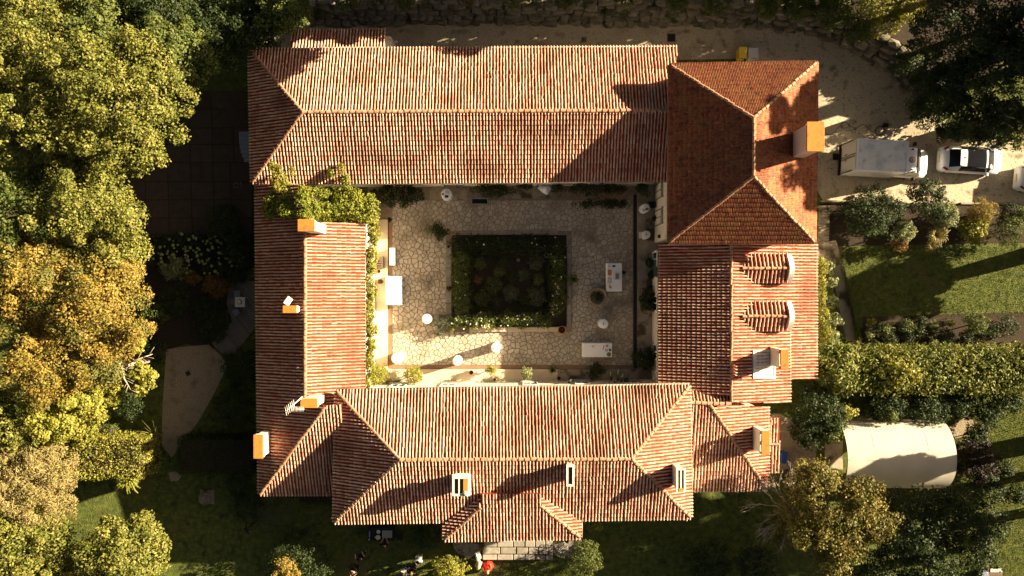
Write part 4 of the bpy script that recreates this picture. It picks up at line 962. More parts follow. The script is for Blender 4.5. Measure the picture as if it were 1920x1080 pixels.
# slatted wooden chair and pots on the sunny western strip
t = thing('wooden_lounger', 'slatted wooden seat on the sunny terrace beneath the vine', 'bench', P(712, 492, .4)*1.0); t.location.z = .14
for k in range(5): mb = MB(); mb.box((0, -.32 + k*.16, .36), (.42, .09, .03), bev=.006); build('slat', mb, 'bark', t)
for x in (-.2, .2): mb = MB(); mb.box((x, 0, .17), (.05, .8, .32)); build('leg', mb, 'bark', t)
def pot(label, px, py, rp, h, m='terra', plant=None, n=350, ps=1.3, ph=.3, z0=.02, cat='plant pot', size=.07):
    c = P(px, py, h*.5); r = L(rp); t = thing('plant_pot' if plant else 'pot', label, cat, (c.x, c.y, z0))
    build('pot', La([(r*.62, 0), (r*.9, h*.8), (r, h*.82), (r, h), (r*.86, h), (r*.84, h*.85), (.01, h*.85)], 16), m, t)
    build('soil', La([(r*.8, h*.86), (.01, h*.88)], 12), 'soil', t)
    if plant:
        pts, nr = crown_pts((0, 0, h+ph*.6), (r*ps, r*ps, ph), n, r*.5, -.5, .3); link('foliage', leaf_mesh('foliage', pts, nr, size, plant), t)
    return t
pot('left of two small clay pots beneath the vine', 700, 510, 4, .3, 'terra', z0=.14)
pot('right of two small clay pots beneath the vine', 711.5, 509, 3.6, .28, 'terra', z0=.14)
pot('round basket pot with red flowers below the two clay pots', 714.5, 528, 4.5, .32, 'bark', 'rust', 120, 1.0, .12, .14)
pot('large round orange clay jar at the south-east corner of the garden', 1053, 618, 7.5, .62, 'terra')
pot('small ring-shaped stone pot on the western coping of the garden', 841.5, 463, 3, .25, 'coping', z0=.22)
pot('terracotta pot with leaves on the western coping', 843, 541, 4.5, .3, 'terra', 'dgreen', 160, 1.2, .2, .22)
pot('small white ball pot at the north-west corner of the garden', 851, 442.5, 2.8, .3, 'white')
pot('stone pot at the inner north-east corner of the rose garden', 1024, 479, 4.2, .4, 'sand')
pot('small white ring pot in the dark garden bed', 971.5, 488, 2.6, .22, 'white')
pot('dark pot of foliage at the foot of the tall house wall', 1226, 410, 4, .4, 'darkmetal', 'dgreen', 200)
pot('dark glazed pot plant, upper of the pair by the east wing', 1217, 493, 8.5, .5, 'darkmetal', 'dgreen', 700, 1.1, .4, .145)
pot('spiky dark pot plant, lower of the pair by the east wing', 1221, 515, 8, .45, 'darkmetal', 'dgreen', 500, 1.15, .35, .145)
pot('terracotta pot glowing in the sun among the south terrace plants', 884, 697.5, 4.2, .35, 'terra', z0=.15)
pot('small clay pot on the south terrace right of the sunlit shrub', 928, 711, 2.6, .25, 'terra', z0=.15)
pot('grey ring pot on the south terrace near the house wall', 1047.5, 708.5, 3.8, .3, 'coping', z0=.15)
pot('small grey ring pot on the south terrace beside the yellow flowers', 855, 715.5, 3.4, .3, 'coping', z0=.15)
pot('small red pot beside the grey ring pot near the yellow flowers', 849, 716, 2.4, .22, 'red', z0=.15)
pot('pale round pot by the east wing wall', 1229, 589, 4, .35, 'white', z0=.145)
# planter / well head
c = P(1121, 556, .6); t = thing('stone_planter', 'round stone planter filled with dark water plants on the paving', 'planter', (c.x, c.y, .02)); r = .60
build('rim', La([(r*.9, 0), (r, .1), (r*.98, .5), (r*1.08, .56), (r*1.08, .64), (r*.84, .64), (r*.8, .5), (.01, .5)], 28), 'mortar', t)
pts, nr = crown_pts((0, 0, .5), (.45, .45, .12), 500, .15, -.1, .3); link('foliage', leaf_mesh('foliage', pts, nr, .08, 'dgreen'), t)
pts = []
# small stone trough on north side
t = thing('stone_trough', 'dark water trough with a pale rim under the north wing', 'trough', P(900, 378)); 
mb = MB()
for (x, y, a, b) in ((0, -.2, 1.15, .08), (0, .2, 1.15, .08), (-.55, 0, .08, .34), (.55, 0, .08, .34)): mb.box((x, y, .16), (a, b, .32), bev=.01)
build('rim', mb, 'coping', t); mb = MB(); mb.box((0, 0, .1), (1.04, .34, .16)); build('water', mb, 'glass', t)
# pale easel sheet under the north eaves
c = P(1021, 353, 1.0); t = thing('folded_sheet', 'pale cloth hung over a stand by the north wall', 'cloth', (c.x, c.y, 0), -.6)
mb = MB(); vs = []
for i in range(7):
    for j in range(5): vs.append((-.38 + .76*i/6, -.28 + .56*j/4, 1.0 + .12*math.sin(i*1.3)*math.cos(j*1.1) - .35*abs(j/4-.4)))
mb.add(vs, [(i*5+j, (i+1)*5+j, (i+1)*5+j+1, i*5+j+1) for i in range(6) for j in range(4)], 0, True); build('sheet', mb, 'cloth', t)
mb = MB(); mb.tube([(-.3, 0, 0), (-.3, 0, .95)], .02, 5); mb.tube([(.3, 0, 0), (.3, 0, .95)], .02, 5); build('stand', mb, 'darkmetal', t)
# white table on the deck
c = P(450, 566.5, .72); t = thing('square_table', 'small white square table with a bowl on the grey deck', 'table', (c.x, c.y, .1))
build('table_top', Bx((.66, .66, .03), .01, (0, 0, .62)), 'palegrey', t)
for x in (-.28, .28):
    for y in (-.28, .28): build('leg', MB().tube([(x, y, 0), (x, y, .6)], .02, 5), 'palegrey', t)
put('bowl', 'yellow-white bowl on the deck table', 'bowl', 449, 566, .76, [('bowl', La([(.05, 0), (.13, .07), (.12, .07), (.04, .02)], 18), 'cream'), ('saucer', La([(.1, -.02), (.17, .0), (.1, .003)], 18), 'rock')], None)
# fountain in the dark south-west lawn
c = P(386, 933, .3); t = thing('stone_basin', 'dim round stone basin on a square base in the south-west lawn', 'basin', (c.x, c.y, 0))
build('base', Bx((.95, .95, .12), .02), 'rock', t); build('bowl', La([(.2, .12), (.25, .4), (.42, .55), (.40, .6), (.34, .58), (.05, .45)], 20), 'rock', t)
# small terrace bits
put('garden_tools', 'hose ring and wooden stick lying on the slab terrace', 'tools', 443, 347, .05, [('hose', MB().tube([(.16*math.cos(a*PI/7), .16*math.sin(a*PI/7), .02) for a in range(14)], .022, 5), 'rock'), ('stick', MB().tube([(.3, .25, .03), (.42, -.2, .03)], .03, 5), 'wood')], None)
# metal fire pit / dark figure on lawn edge
def tripod(label, px, py):
    c = P(px, py, 1.2); t = thing('camera_tripod', label, 'tripod', (c.x, c.y, 0), .6)
    for k in range(3): a = 2*PI*k/3; build('leg', MB().tube([(0, 0, 1.15), (.42*math.cos(a), .42*math.sin(a), 0)], .025, 5), 'black', t)
    build('camera', Bx((.16, .34, .18), .02, (0, 0, 1.27)), 'black', t); build('lens', MB().tube([(0, -.15, 1.27), (0, -.34, 1.27)], .06, 10), 'black', t)
tripod('black camera on a tripod on the dark lawn below the western shrubs', 462, 993)
# black clothed table on the south lawn
a, b = P(690, 989, .76), P(738, 1014, .76); c = (a+b)/2; t = thing('black_table', 'black clothed table on the south lawn by the house wall', 'table', (c.x, c.y, 0))
build('cloth_cover', Bx((b.x-a.x, a.y-b.y, .75), .02), 'blackcloth', t)
Hb = .765
put('plate', 'round white plate on the black table', 'plate', 709.5, 997, Hb, [('plate', La([(.06, 0), (.13, .015), (.12, .02), (.05, .01)], 20), 'white')], None)
put('teapot', 'pale round dish with a spout on the black table', 'dish', 709, 1007, Hb, [('body', La([(.1, 0), (.17, .05), (.15, .1), (.03, .12)], 18), 'cream'), ('spout', MB().tube([(-.14, 0, .05), (-.24, .03, .09)], [.03, .015], 6), 'cream')], None)
t, _ = put('glass_rack', 'grey rack of glasses on the right of the black table', 'rack', 726, 1001, Hb, [('tray', Bx((.66, .5, .05), .01), 'slate')], None)
mb = MB()
for i in range(8):
    for j in range(6): mb.lathe((-.28+i*.08, -.2+j*.08, .05), [(.02, 0), (.028, .08), (.022, .08)], 6)
tag(build('glass', mb, 'palegrey', t), kind='stuff')
put('bottle', 'dark bottle lying at the left end of the black table', 'bottle', 693, 1001, Hb, [('body', MB().tube([(0, .22, .05), (0, -.12, .05), (0, -.24, .05)], [.05, .05, .02], 8), 'slate')], None)
put('cup', 'small white cup at the lower left corner of the black table', 'cup', 692.5, 1011, Hb, [('cup', La([(.03, 0), (.045, .08), (.038, .08), (.02, .02)], 12), 'white')], None)
chair('black chair right of the black table on the south lawn', 748.5, 1007, -PI/2, 'black')
# television aerial and panel on the west wing
c = P(563, 750, 7.7); an = thing('television_aerial', 'pale television aerial on a slanting mast by the south-west chimney', 'aerial', (P(566, 752, 6.0).x, P(566, 752, 6.0).y, 6.0)); inv = Matrix.Translation((-an.location.x, -an.location.y, -6.0))
p0, p1 = P(566, 745, 8.2), P(536, 771, 8.6)
build('mast', MB().tube([P(566, 750, 6.1), P(565, 748, 8.1)], .025, 6), 'white', an, inv)
build('boom', MB().tube([P(567, 744, 8.15), p1], .03, 6), 'white', an, inv)
for k in range(6):
    q = P(567, 744, 8.15).lerp(p1, .5 + .1*k); l = .25; build('element', MB().tube([q + Vector((-.05, l, 0)), q + Vector((.05, -l, 0))], .013, 4), 'white', an, inv)
q = P(552, 767, 8.4)
for k in range(9): x = P(548 + k*2.6, 767, 8.3); build('element', MB().tube([x + Vector((0, .14, 0)), x + Vector((0, -.14, 0))], .010, 4), 'white', an, inv)
build('boom', MB().tube([P(545, 767, 8.3), P(571, 767, 8.3)], .013, 5), 'white', an, inv)
c = P(541.5, 564.5, 6.5); t = thing('panel_antenna', 'white tilted panel above the small orange capped chimney', 'antenna', (c.x, c.y, 6.3), -.62); build('panel', Bx((.36, .5, .06), .02, (0, 0, .35)), 'white', t); build('bracket', MB().tube([(0, 0, -1.2), (0, 0, .3)], .03, 6), 'darkmetal', t)
c = P(555, 578, 6.6); build('meter_box', MB().box((P(559, 579, 6.0).x, P(559, 579, 6.0).y, 5.9), (.2, .32, .5), bev=.02), 'white', W.t, W.inv)

# ------------------------------------------------------------------ vehicles
def loft(stations):
    """stations: (x, z_centre, roof half width, z_edge, belt half width, z_belt, half width, z_sill) -> points"""
    rows = []
    for (x, zc, wr, ze, wb, zb_, w_, zs) in stations:
        h = [(0, zc), (wr*.55, zc-(zc-ze)*.25), (wr, ze), (wb, zb_), (w_, zb_-.14), (w_, (zb_+zs)/2-.1), (w_-.05, zs)]
        rows.append([(x, -y, z) for y, z in h[::-1]] + [(x, y, z) for y, z in h[1:]])
    return rows
def vehicle(name, label, cat, loc, rz, st_, glass, m='carpaint'):
    t = thing(name, label, cat, loc, rz); rows = loft(st_); nc = len(rows[0]); parts = {}
    for i in range(len(rows)-1):
        xm = (st_[i][0]+st_[i+1][0])/2
        for j in range(nc-1):
            jj = min(j, nc-2-j)          # 0 sill .. 5 centre
            key = 'body'
            for (nm, x0, x1, cols, side) in glass:
                if x0 <= xm <= x1 and jj in cols and (side == 0 or (side > 0) == (j > (nc-1)/2-.5)): key = nm; break
            parts.setdefault(key, []).append((i, j))
    for key, cells in parts.items():
        mb = MB(); idx = {}
        for (i, j) in cells:
            f = []
            for (a, b) in ((i, j), (i, j+1), (i+1, j+1), (i+1, j)):
                if (a, b) not in idx: idx[(a, b)] = len(mb.v); mb.v.append(rows[a][b])
                f.append(idx[(a, b)])
            mb.f.append(tuple(f[::-1])); mb.m.append(0); mb.sm.append(True)
        if key == 'body':
            for e, rev in ((0, True), (len(rows)-1, False)):
                b0 = len(mb.v); mb.v += rows[e]; fc = tuple(range(b0, b0+nc)); mb.f.append(fc[::-1] if not rev else fc); mb.m.append(0); mb.sm.append(False)
        build(key.split('#')[0], mb, m if key == 'body' else 'glass', t)
    return t
def wheels(t, xs_, w_, r=.32):
    for x in xs_:
        for y in (-1, 1):
            wh = build('wheel', MB().tube([(x, y*(w_-.20), r), (x, y*(w_-.0), r)], r, 18), 'rubber', t); build('rim', MB().tube([(x, y*(w_-.03), r), (x, y*(w_+.01), r)], r*.62, 12), 'alloy', wh)
CAR = [(-2.10, .62, .50, .60, .60, .55, .62, .30), (-2.06, .88, .56, .85, .66, .78, .74, .28), (-1.90, 1.02, .60, .99, .74, .90, .83, .26), (-1.66, 1.08, .60, 1.05, .78, .94, .87, .22), (-1.33, 1.30, .58, 1.26, .79, .95, .88, .22), (-1.0, 1.43, .56, 1.38, .80, .96, .885, .22),
       (-.66, 1.47, .56, 1.42, .80, .96, .89, .22), (0, 1.48, .57, 1.43, .80, .95, .89, .22), (.62, 1.45, .57, 1.40, .80, .94, .89, .22), (.73, 1.43, .58, 1.37, .80, .94, .89, .22), (1.04, 1.25, .62, 1.20, .80, .93, .885, .22), (1.34, 1.04, .66, 1.01, .79, .92, .88, .22), (1.6, .95, .62, .93, .76, .85, .86, .24), (1.85, .85, .58, .82, .70, .74, .80, .26), (2.02, .70, .50, .67, .58, .58, .66, .28), (2.07, .55, .42, .52, .5, .48, .55, .3)]
GL = [('rear_window', -1.66, -1.0, (4, 5), 0), ('sunroof', -.66, .62, (4, 5), 0), ('windscreen', .73, 1.34, (4, 5), 0), ('side_window#a', -1.0, 1.04, (3,), -1), ('side_window#b', -1.0, 1.04, (3,), 1)]
c = P(1824, 299.5, .9)
car = vehicle('hatchback_car', 'white hatchback with a dark glass roof parked behind the van', 'car', (c.x, c.y, .01), math.radians(-3), CAR, GL)
wheels(car, (-1.3, 1.28), .86)
for y in (-1, 1):
    build('tail_light', MB().box((-1.83, y*.69, .97), (.34, .12, .10), y*.5, bev=.03), 'redlamp', car); build('headlight', MB().box((1.80, y*.62, .83), (.32, .15, .10), -y*.5, bev=.03), 'clearlamp', car)
    build('door_mirror', MB().box((.92, y*.97, 1.0), (.16, .2, .14), bev=.04), 'carpaint', car)
build('roof_spoiler', MB().box((-1.05, 0, 1.46), (.16, 1.05, .035), bev=.012), 'carpaint', car)
build('roof_aerial', MB().box((-.84, 0, 1.48), (.12, .05, .05), bev=.02), 'black', car)
for y in (-.62, .62): build('roof_rail', MB().tube([(-.7, y, 1.43), (.7, y, 1.42)], .014, 5), 'black', car)
build('number_plate', MB().box((-2.11, 0, .62), (.02, .5, .11)), 'yellow', car)
build('licence_paper', MB().box((1.02, -.42, 1.262), (.14, .2, .01), .4), 'cloth', car)
c = P(1969, 338, .9); c2 = dup(car, (c.x, c.y, .01), math.radians(-6), 'white car cut off by the right edge of the photo'); c2['group'] = ''
del c2['group']
# box van
c = P(1655, 291.5, 3.0); van = thing('box_van', 'white box van with a scuffed roof and closed rear shutters, parked on the drive', 'van', (c.x, c.y, .01), math.radians(-3.2))
bl = 3.25; bw_ = 2.02
mb = MB(); mb.box((0, 0, 1.72), (bl, bw_, 2.42), bev=.03); build('cargo_box', mb, 'carpaint', van)
ro = build('roof_panel', MB().box((0, 0, 2.95), (bl-.1, bw_-.1, .05), bev=.01), 'vanroof', van)
build('patch', MB().box((-.72, .52, 2.98), (.32, .32, .012)), 'palegrey', ro)
rim = MB()
for (x, y, a, b) in ((0, bw_/2-.03, bl, .06), (0, -bw_/2+.03, bl, .06), (-bl/2+.03, 0, .06, bw_-.12), (bl/2-.03, 0, .06, bw_-.12)): rim.box((x, y, 2.97), (a, b, .08))
build('roof_edge', rim, 'carpaint', van)
for y in (-1, 1):
    d = build('rear_door', MB().box((-bl/2-.03, y*.49, 1.75), (.05, .94, 2.2), bev=.01), 'palegrey', van)
    build('hinge_bar', MB().tube([(-bl/2-.075, y*.08, .7), (-bl/2-.075, y*.08, 2.8)], .02, 5), 'black', d); build('handle', MB().box((-bl/2-.08, y*.2, 1.4), (.03, .05, .22)), 'black', d)
tl = MB(); tl.tube([(-bl/2-.12, -.98, .5), (-bl/2-.12, -.98, 2.5)], .035, 6); tl.tube([(-bl/2-.12, .98, .5), (-bl/2-.12, .98, 2.5)], .035, 6); tl.box((-bl/2-.12, 0, .52), (.14, 2.05, .10)); build('rear_frame', tl, 'black', van)
CAB = [(1.62, 2.12, .80, 2.06, .90, 1.25, .98, .35), (1.95, 2.18, .80, 2.12, .90, 1.25, .98, .35), (2.32, 2.12, .80, 2.04, .90, 1.25, .98, .35), (2.42, 2.05, .80, 1.98, .90, 1.25, .98, .35), (2.95, 1.38, .86, 1.33, .90, 1.20, .98, .35), (3.2, 1.20, .82, 1.16, .88, 1.08, .96, .35), (3.5, 1.02, .74, .98, .80, .9, .90, .35), (3.68, .85, .62, .8, .68, .7, .78, .35), (3.74, .62, .5, .6, .56, .52, .62, .35)]
CAB = [(c_[0] + (.30 if k_ else 0),) + c_[1:] for k_, c_ in enumerate(CAB)]
rows = vehicle('cab_tmp', 'x', 'x', (0, 0, 0), 0, CAB, [('windscreen', 2.72, 3.25, (4, 5), 0), ('side_window#a', 2.25, 3.25, (3,), -1), ('side_window#b', 2.25, 3.25, (3,), 1)])
for ch in list(rows.children):
    ch.parent = van
    if ch.name.startswith('body'): ch.name = 'cab'
bpy.data.objects.remove(rows)
for y in (-1, 1):
    build('door_mirror', MB().box((2.75, y*1.16, 1.5), (.14, .24, .3), bev=.04), 'black', van); build('headlight', MB().box((3.68, y*.70, .98), (.36, .2, .12), -y*.6, bev=.04), 'clearlamp', van)
    build('roof_marker', MB().box((2.30, y*.66, 2.19), (.14, .09, .06), bev=.02), 'black', van)
build('wiper', MB().tube([(3.23, -.6, 1.42), (3.18, .1, 1.46)], .014, 4), 'black', van); build('wiper', MB().tube([(3.23, .05, 1.42), (3.2, .7, 1.44)], .014, 4), 'black', van)
build('windscreen_frame', MB().box((2.70, 0, 2.075), (.05, 1.5, .03), bev=.01), 'black', van)
em = build('emblem', MB().lathe((2.30, -.02, 2.185), [(.20, 0), (.20, .012), (.01, .013)], 20), 'redlamp', van)
build('emblem_ring', MB().lathe((2.30, -.02, 2.2), [(.15, 0), (.15, .006), (.01, .007)], 18), 'palegrey', em)
g = MB()
for (x, y, a, b, r_) in ((.02, 0, .13, .035, .9), (-.03, .04, .10, .03, -.3), (.04, -.05, .08, .03, .2), (-.05, -.05, .07, .03, 1.3)): g.box((2.30+x, -.02+y, 2.211), (a, b, .006), r_)
build('emblem_figure', g, 'redlamp', em)
wheels(van, (-.9, 3.0), .97, .34); build('chassis', MB().box((.6, 0, .42), (4.4, 1.5, .2)), 'black', van)
# small grey cart and crates in the bottom right corner
c = P(1843, 1073, .5); t = thing('garden_cart', 'small grey-blue cart cut off by the bottom edge of the photo', 'cart', (P(1836, 1074).x, P(1836, 1074).y, 0))
build('tub', Bx((.5, .62, .4), .05, (0, 0, .45)), 'slate', t); build('handle', MB().tube([(-.2, .3, .6), (-.25, .6, .85), (.25, .6, .85), (.2, .3, .6)], .02, 5), 'darkmetal', t)
for x in (-.25, .25): build('wheel', MB().tube([(x, 0, .18), (x*1.15, 0, .18)], .18, 12), 'rubber', t)
c = P(1858, 1068); t = thing('wooden_bench', 'brown wooden bench with a cream cloth over it by the bottom edge', 'bench', c)
build('seat', Bx((1.0, .5, .05), .01, (0, 0, .45)), 'bark', t); build('backrest', Bx((1.0, .05, .4), .01, (0, -.26, .65)), 'bark', t); build('cloth', Bx((.8, .22, .04), .015, (.05, .12, .5)), 'cream', t)
for x in (-.45, .45): build('leg', Bx((.06, .45, .44), 0, (x, 0, .22)), 'bark', t)

# ------------------------------------------------------------------ people
def person(label, px, py, face, top='white', legs='jeans', hair='hair', arms='down', skirt=False, lean=0.0):
    c = P(px, py, 1.4); t = thing('person', label, 'person', (c.x, c.y, .0), face)
    def S_(z, y=0.0): return y + lean*max(z-.9, 0)
    sk = {'pel': (0, S_(.95), .95, .13), 'sp': (0, S_(1.15), 1.15, .115), 'ch': (0, S_(1.36), 1.36, .13), 'nk': (0, S_(1.5, .01), 1.50, .055), 'h0': (0, S_(1.58, .03), 1.58, .085), 'h1': (0, S_(1.68, .02), 1.68, .092)}
    ed = [('pel', 'sp'), ('sp', 'ch'), ('ch', 'nk'), ('nk', 'h0'), ('h0', 'h1')]
    sk['no'] = (0, S_(1.6, .13), 1.61, .018); ed.append(('h0', 'no'))
    for s_, n_ in ((-1, 'l'), (1, 'r')):
        if arms == 'up': el, wr = (s_*.30, .10, 1.38), (s_*.26, .32, 1.45)
        elif arms == 'front': el, wr = (s_*.25, .10, 1.16), (s_*.14, .33, 1.12)
        else: el, wr = (s_*.26, -.02, 1.14), (s_*.28, .10, .92)
        sk['sh'+n_] = (s_*.17, S_(1.4), 1.40, .075); sk['el'+n_] = (el[0], S_(el[2], el[1]), el[2], .045); sk['wr'+n_] = (wr[0], S_(wr[2], wr[1]), wr[2], .03)
        d = Vector(wr) - Vector(el); d.normalize(); pm = Vector(wr) + d*.06; sk['pm'+n_] = (pm.x, S_(pm.z, pm.y), pm.z, .034)
        ed += [('ch', 'sh'+n_), ('sh'+n_, 'el'+n_), ('el'+n_, 'wr'+n_), ('wr'+n_, 'pm'+n_)]
        for k in range(4):
            q = pm + d*(.09 - .012*abs(k-1.4)) + Vector(((k-1.5)*.02, 0, -.02)); sk['f%d%s' % (k, n_)] = (q.x, S_(q.z, q.y), q.z, .009); ed.append(('pm'+n_, 'f%d%s' % (k, n_)))
        q = pm + Vector((-s_*.05, .03, 0)); sk['th'+n_] = (q.x, S_(q.z, q.y), q.z, .011); ed.append(('wr'+n_, 'th'+n_))
        sk['hp'+n_] = (s_*.09, 0, .88, .10); sk['kn'+n_] = (s_*.11, .04, .48, .062); sk['an'+n_] = (s_*.11, -.02, .09, .042); sk['to'+n_] = (s_*.12, .14, .04, .038)
        ed += [('pel', 'hp'+n_), ('hp'+n_, 'kn'+n_), ('kn'+n_, 'an'+n_), ('an'+n_, 'to'+n_)]
    def skinned(name, keys, m, grow=0.0, fat=1.0, root='pel'):
        ks = [k for k in sk if k in keys]; ix = {k: i for i, k in enumerate(ks)}
        me = bpy.data.meshes.new(name); me.from_pydata([sk[k][:3] for k in ks], [(ix[a], ix[b]) for a, b in ed if a in ix and b in ix], [])
        me.materials.append(MT[m]); o = link(name, me, t); md = o.modifiers.new('Skin', 'SKIN'); md.use_smooth_shade = True
        lay = me.skin_vertices[0] if me.skin_vertices else None
        if lay is None: return o
        for k, i in ix.items():
            r_ = sk[k][3]*fat + grow; wd = 1.25 if k in ('pel', 'sp', 'ch') else 1.0; lay.data[i].radius = (r_*wd, r_); lay.data[i].use_root = (k == root)
        su = o.modifiers.new('Subdivision', 'SUBSURF'); su.levels = 1; su.render_levels = 1; return o
    skinned('body', set(sk), 'skin')
    skinned('shirt', {'pel', 'sp', 'ch', 'shl', 'ell', 'shr', 'elr'}, top, .022, 1.04)
    skinned('trousers', {'pel', 'hpl', 'knl', 'anl', 'hpr', 'knr', 'anr'}, legs, .02, 1.05)
    hd = sk['h1']; build('hair', La([(.02, -.10), (.105, -.06), (.112, .01), (.09, .07), (.02, .105)], 12).mesh and MB().lathe((0, hd[1]-.02, hd[2]+.02), [(.02, -.10), (.105, -.06), (.114, .01), (.09, .07), (.02, .105)], 12), hair, t)
    if skirt: build('skirt', MB().lathe((0, 0, 0), [(.38, .35), (.30, .6), (.17, 1.0), (.15, 1.08)], 18, wob=.06), top, t)
    return t
person('person in a pale blue shirt standing on the south lawn, seen from above', 784, 1052, PI, 'bluecloth', 'cream', 'hair', 'front')
person('person in a white shirt at the bottom edge, left of the pale blue shirt', 757, 1074, 2.6, 'white', 'jeans', 'hair', 'down')
person('person in dark clothes with fair hair at the bottom edge beside the white shirt', 772, 1073, .3, 'black', 'black', 'fairhair', 'down')
person('person in black lifting both arms on the dark south lawn', 676, 1048, .3, 'black', 'black', 'hair', 'up')
person('person in black at the bottom edge holding something pale', 662, 1072, 2.8, 'black', 'black', 'hair', 'front')
person('person in black standing just below the black table', 720, 1024, 0, 'black', 'black', 'hair', 'front')
person('person in a bright red dress lit by the sun at the bottom edge', 914, 1071, .5, 'red', 'red', 'fairhair', 'down', True)
person('person in cream clothes between the round bush and the red dress', 897, 1062, 1.2, 'cream', 'cream', 'fairhair', 'down')
person('person in pale clothes standing at the foot of the fan steps', 895, 1046, 1.8, 'palegrey', 'cream', 'fairhair', 'front')
SHADE = [(1990, 100, 70, 7.5, 3.5, 'middling tree just beyond the right edge by the dark trees'), (1985, 190, 40, 5.5, 2.2, 'small tree just beyond the right edge by the bare twigs'), (2040, -110, 75, 9.5, 4, 'tall tree beyond the upper right corner'), (2190, -20, 66, 12.5, 4.5, 'tallest tree beyond the upper right corner'), (2050, 30, 80, 9.5, 4.5, 'tall tree beyond the right edge near the top'), (2100, 150, 92, 10, 4.8, 'tall tree beyond the right edge level with the dark trees'), (2250, 110, 80, 12, 4.5, 'tall tree further beyond the right edge level with the dark trees'),
 (2110, 440, 62, 5.2, 2.4, 'tree beyond the right edge level with the shaded lawn'), (1995, 455, 42, 3.0, 1.8, 'low tree beyond the right edge level with the shaded lawn'), (2120, 805, 42, 9.5, 2.5, 'tall tree beyond the right edge level with the tunnel'), (2060, 830, 34, 7, 1.6, 'tree beyond the right edge just below the tunnel level'), (2005, 60, 50, 7.5, 3, 'slim tree just beyond the right edge near the upper corner'), (2130, 870, 50, 8, 4, 'tree beyond the right edge lower than the tunnel'), (2080, 950, 45, 7, 3.5, 'tall tree beyond the right edge below the tunnel'),
 (1130, -95, 60, 6, 2.3, 'tree beyond the top edge above the long wing'), (1260, -90, 60, 7.5, 3.4, 'tree beyond the top edge above the tall house'), (900, -105, 66, 11, 4, 'tall tree beyond the top edge above the lean-to'), (1010, -90, 55, 6, 2.2, 'tree beyond the top edge right of the lean-to'), (1400, -85, 60, 6.5, 2.5, 'tree beyond the top edge above the bins'), (1560, -90, 62, 6.3, 2.4, 'tree beyond the top edge above the bank bushes'), (760, -90, 50, 7, 3, 'tree beyond the top edge left of the tall one')]
# ------------------------------------------------------------------ vegetation
GW = 'big trees west of the house'
WT = [  # px, py, radius px, height of crown centre, crown half height, material, leaves, words
 (45, 60, 120, 8.0, 4.0, 'olive', 17000, 'big olive-green tree in the upper left corner of the photo'),
 (175, 40, 75, 7.0, 3.2, 'green', 8000, 'green tree at the top edge right of the corner olive tree'),
 (232, 195, 125, 8.5, 4.0, 'olive', 20000, 'wide yellow-green tree reaching over the slab terrace'),
 (90, 235, 100, 8.0, 3.6, 'olive', 13000, 'olive tree at the left edge below the corner tree'),
 (330, 105, 70, 6.5, 3.0, 'green', 7500, 'half shaded green tree behind the wide yellow-green tree'),
 (435, 55, 80, 4.2, 2.6, 'dgreen', 9500, 'dark shaded tree left of the tiled lean-to'),
 (300, 20, 85, 5.5, 2.6, 'dgreen', 8000, 'dark green tree at the top edge between lit crowns'),
 (535, 22, 52, 5.0, 2.4, 'green', 5000, 'small dark green tree at the left end of the retaining wall'),
 (175, 385, 95, 7.5, 3.4, 'olive', 13000, 'yellow-green tree at the lower left of the slab terrace'),
 (45, 400, 95, 7.5, 3.4, 'green', 10000, 'green tree at the left edge above the golden trees'),
 (222, 475, 55, 6.0, 2.6, 'olive', 6000, 'smaller yellow-green crown above the golden tree'),
 (60, 530, 100, 7.5, 3.4, 'gold', 14000, 'golden tree at the left edge'),
 (195, 575, 90, 7.5, 3.4, 'gold', 13000, 'golden tree whose crown reaches furthest right'),
 (90, 670, 85, 7.2, 3.2, 'gold', 11000, 'orange-gold tree at the left edge below the golden pair'),
 (190, 672, 52, 6.0, 2.8, 'gold', 5500, 'small golden crown beside the radiating bare branches'),
 (25, 800, 70, 6.0, 3.0, 'olive', 6500, 'olive tree at the left edge above the feathery conifer'),
 (130, 770, 65, 5.0, 3.4, 'lime', 9000, 'smooth yellow-green tree above the sunlit hedge'),
 (55, 1035, 88, 6.5, 3.0, 'olive', 10500, 'leafy sunlit tree in the lower left corner'),
 (235, 1035, 78, 6.5, 3.0, 'olive', 9500, 'leafy sunlit tree right of the lower left corner tree'),
 (160, 1085, 55, 5.5, 2.6, 'lime', 4000, 'crown cut off by the bottom edge between two leafy trees'),
]
for (px, py, rp, zc, rz, m, n, lb) in WT:
    tree('broadleaf_tree', lb, px, py, rp, zc, rz, m, int(n*1.25), (.16 if m != 'gold' else .15), .60 if m != 'gold' else .70, GW, aspect=.62, extra=tuple((px + rp*.72*math.cos(a_), py + rp*.72*math.sin(a_), rp*random.uniform(.28, .42), zc + random.uniform(-1.5, .6), int(n*.10)) for a_ in [random.uniform(0, 6.28) for _ in range(4)]))
tree('conifer_tree', 'feathery pale conifer at the left edge beside the sunlit hedge', 45, 900, 92, 6.0, 3.4, 'conifer', 20000, .17, .45, GW, aspect=.28, limbs=8, extra=((98, 945, 42, 4.6, 4500),))
tree('conifer_tree', 'small yellow conifer overlapping the smooth yellow-green tree', 165, 735, 36, 4.6, 2.4, 'lime', 4000, .12, .3, GW, aspect=.4, extra=((178, 778, 20, 4.0, 1500),))
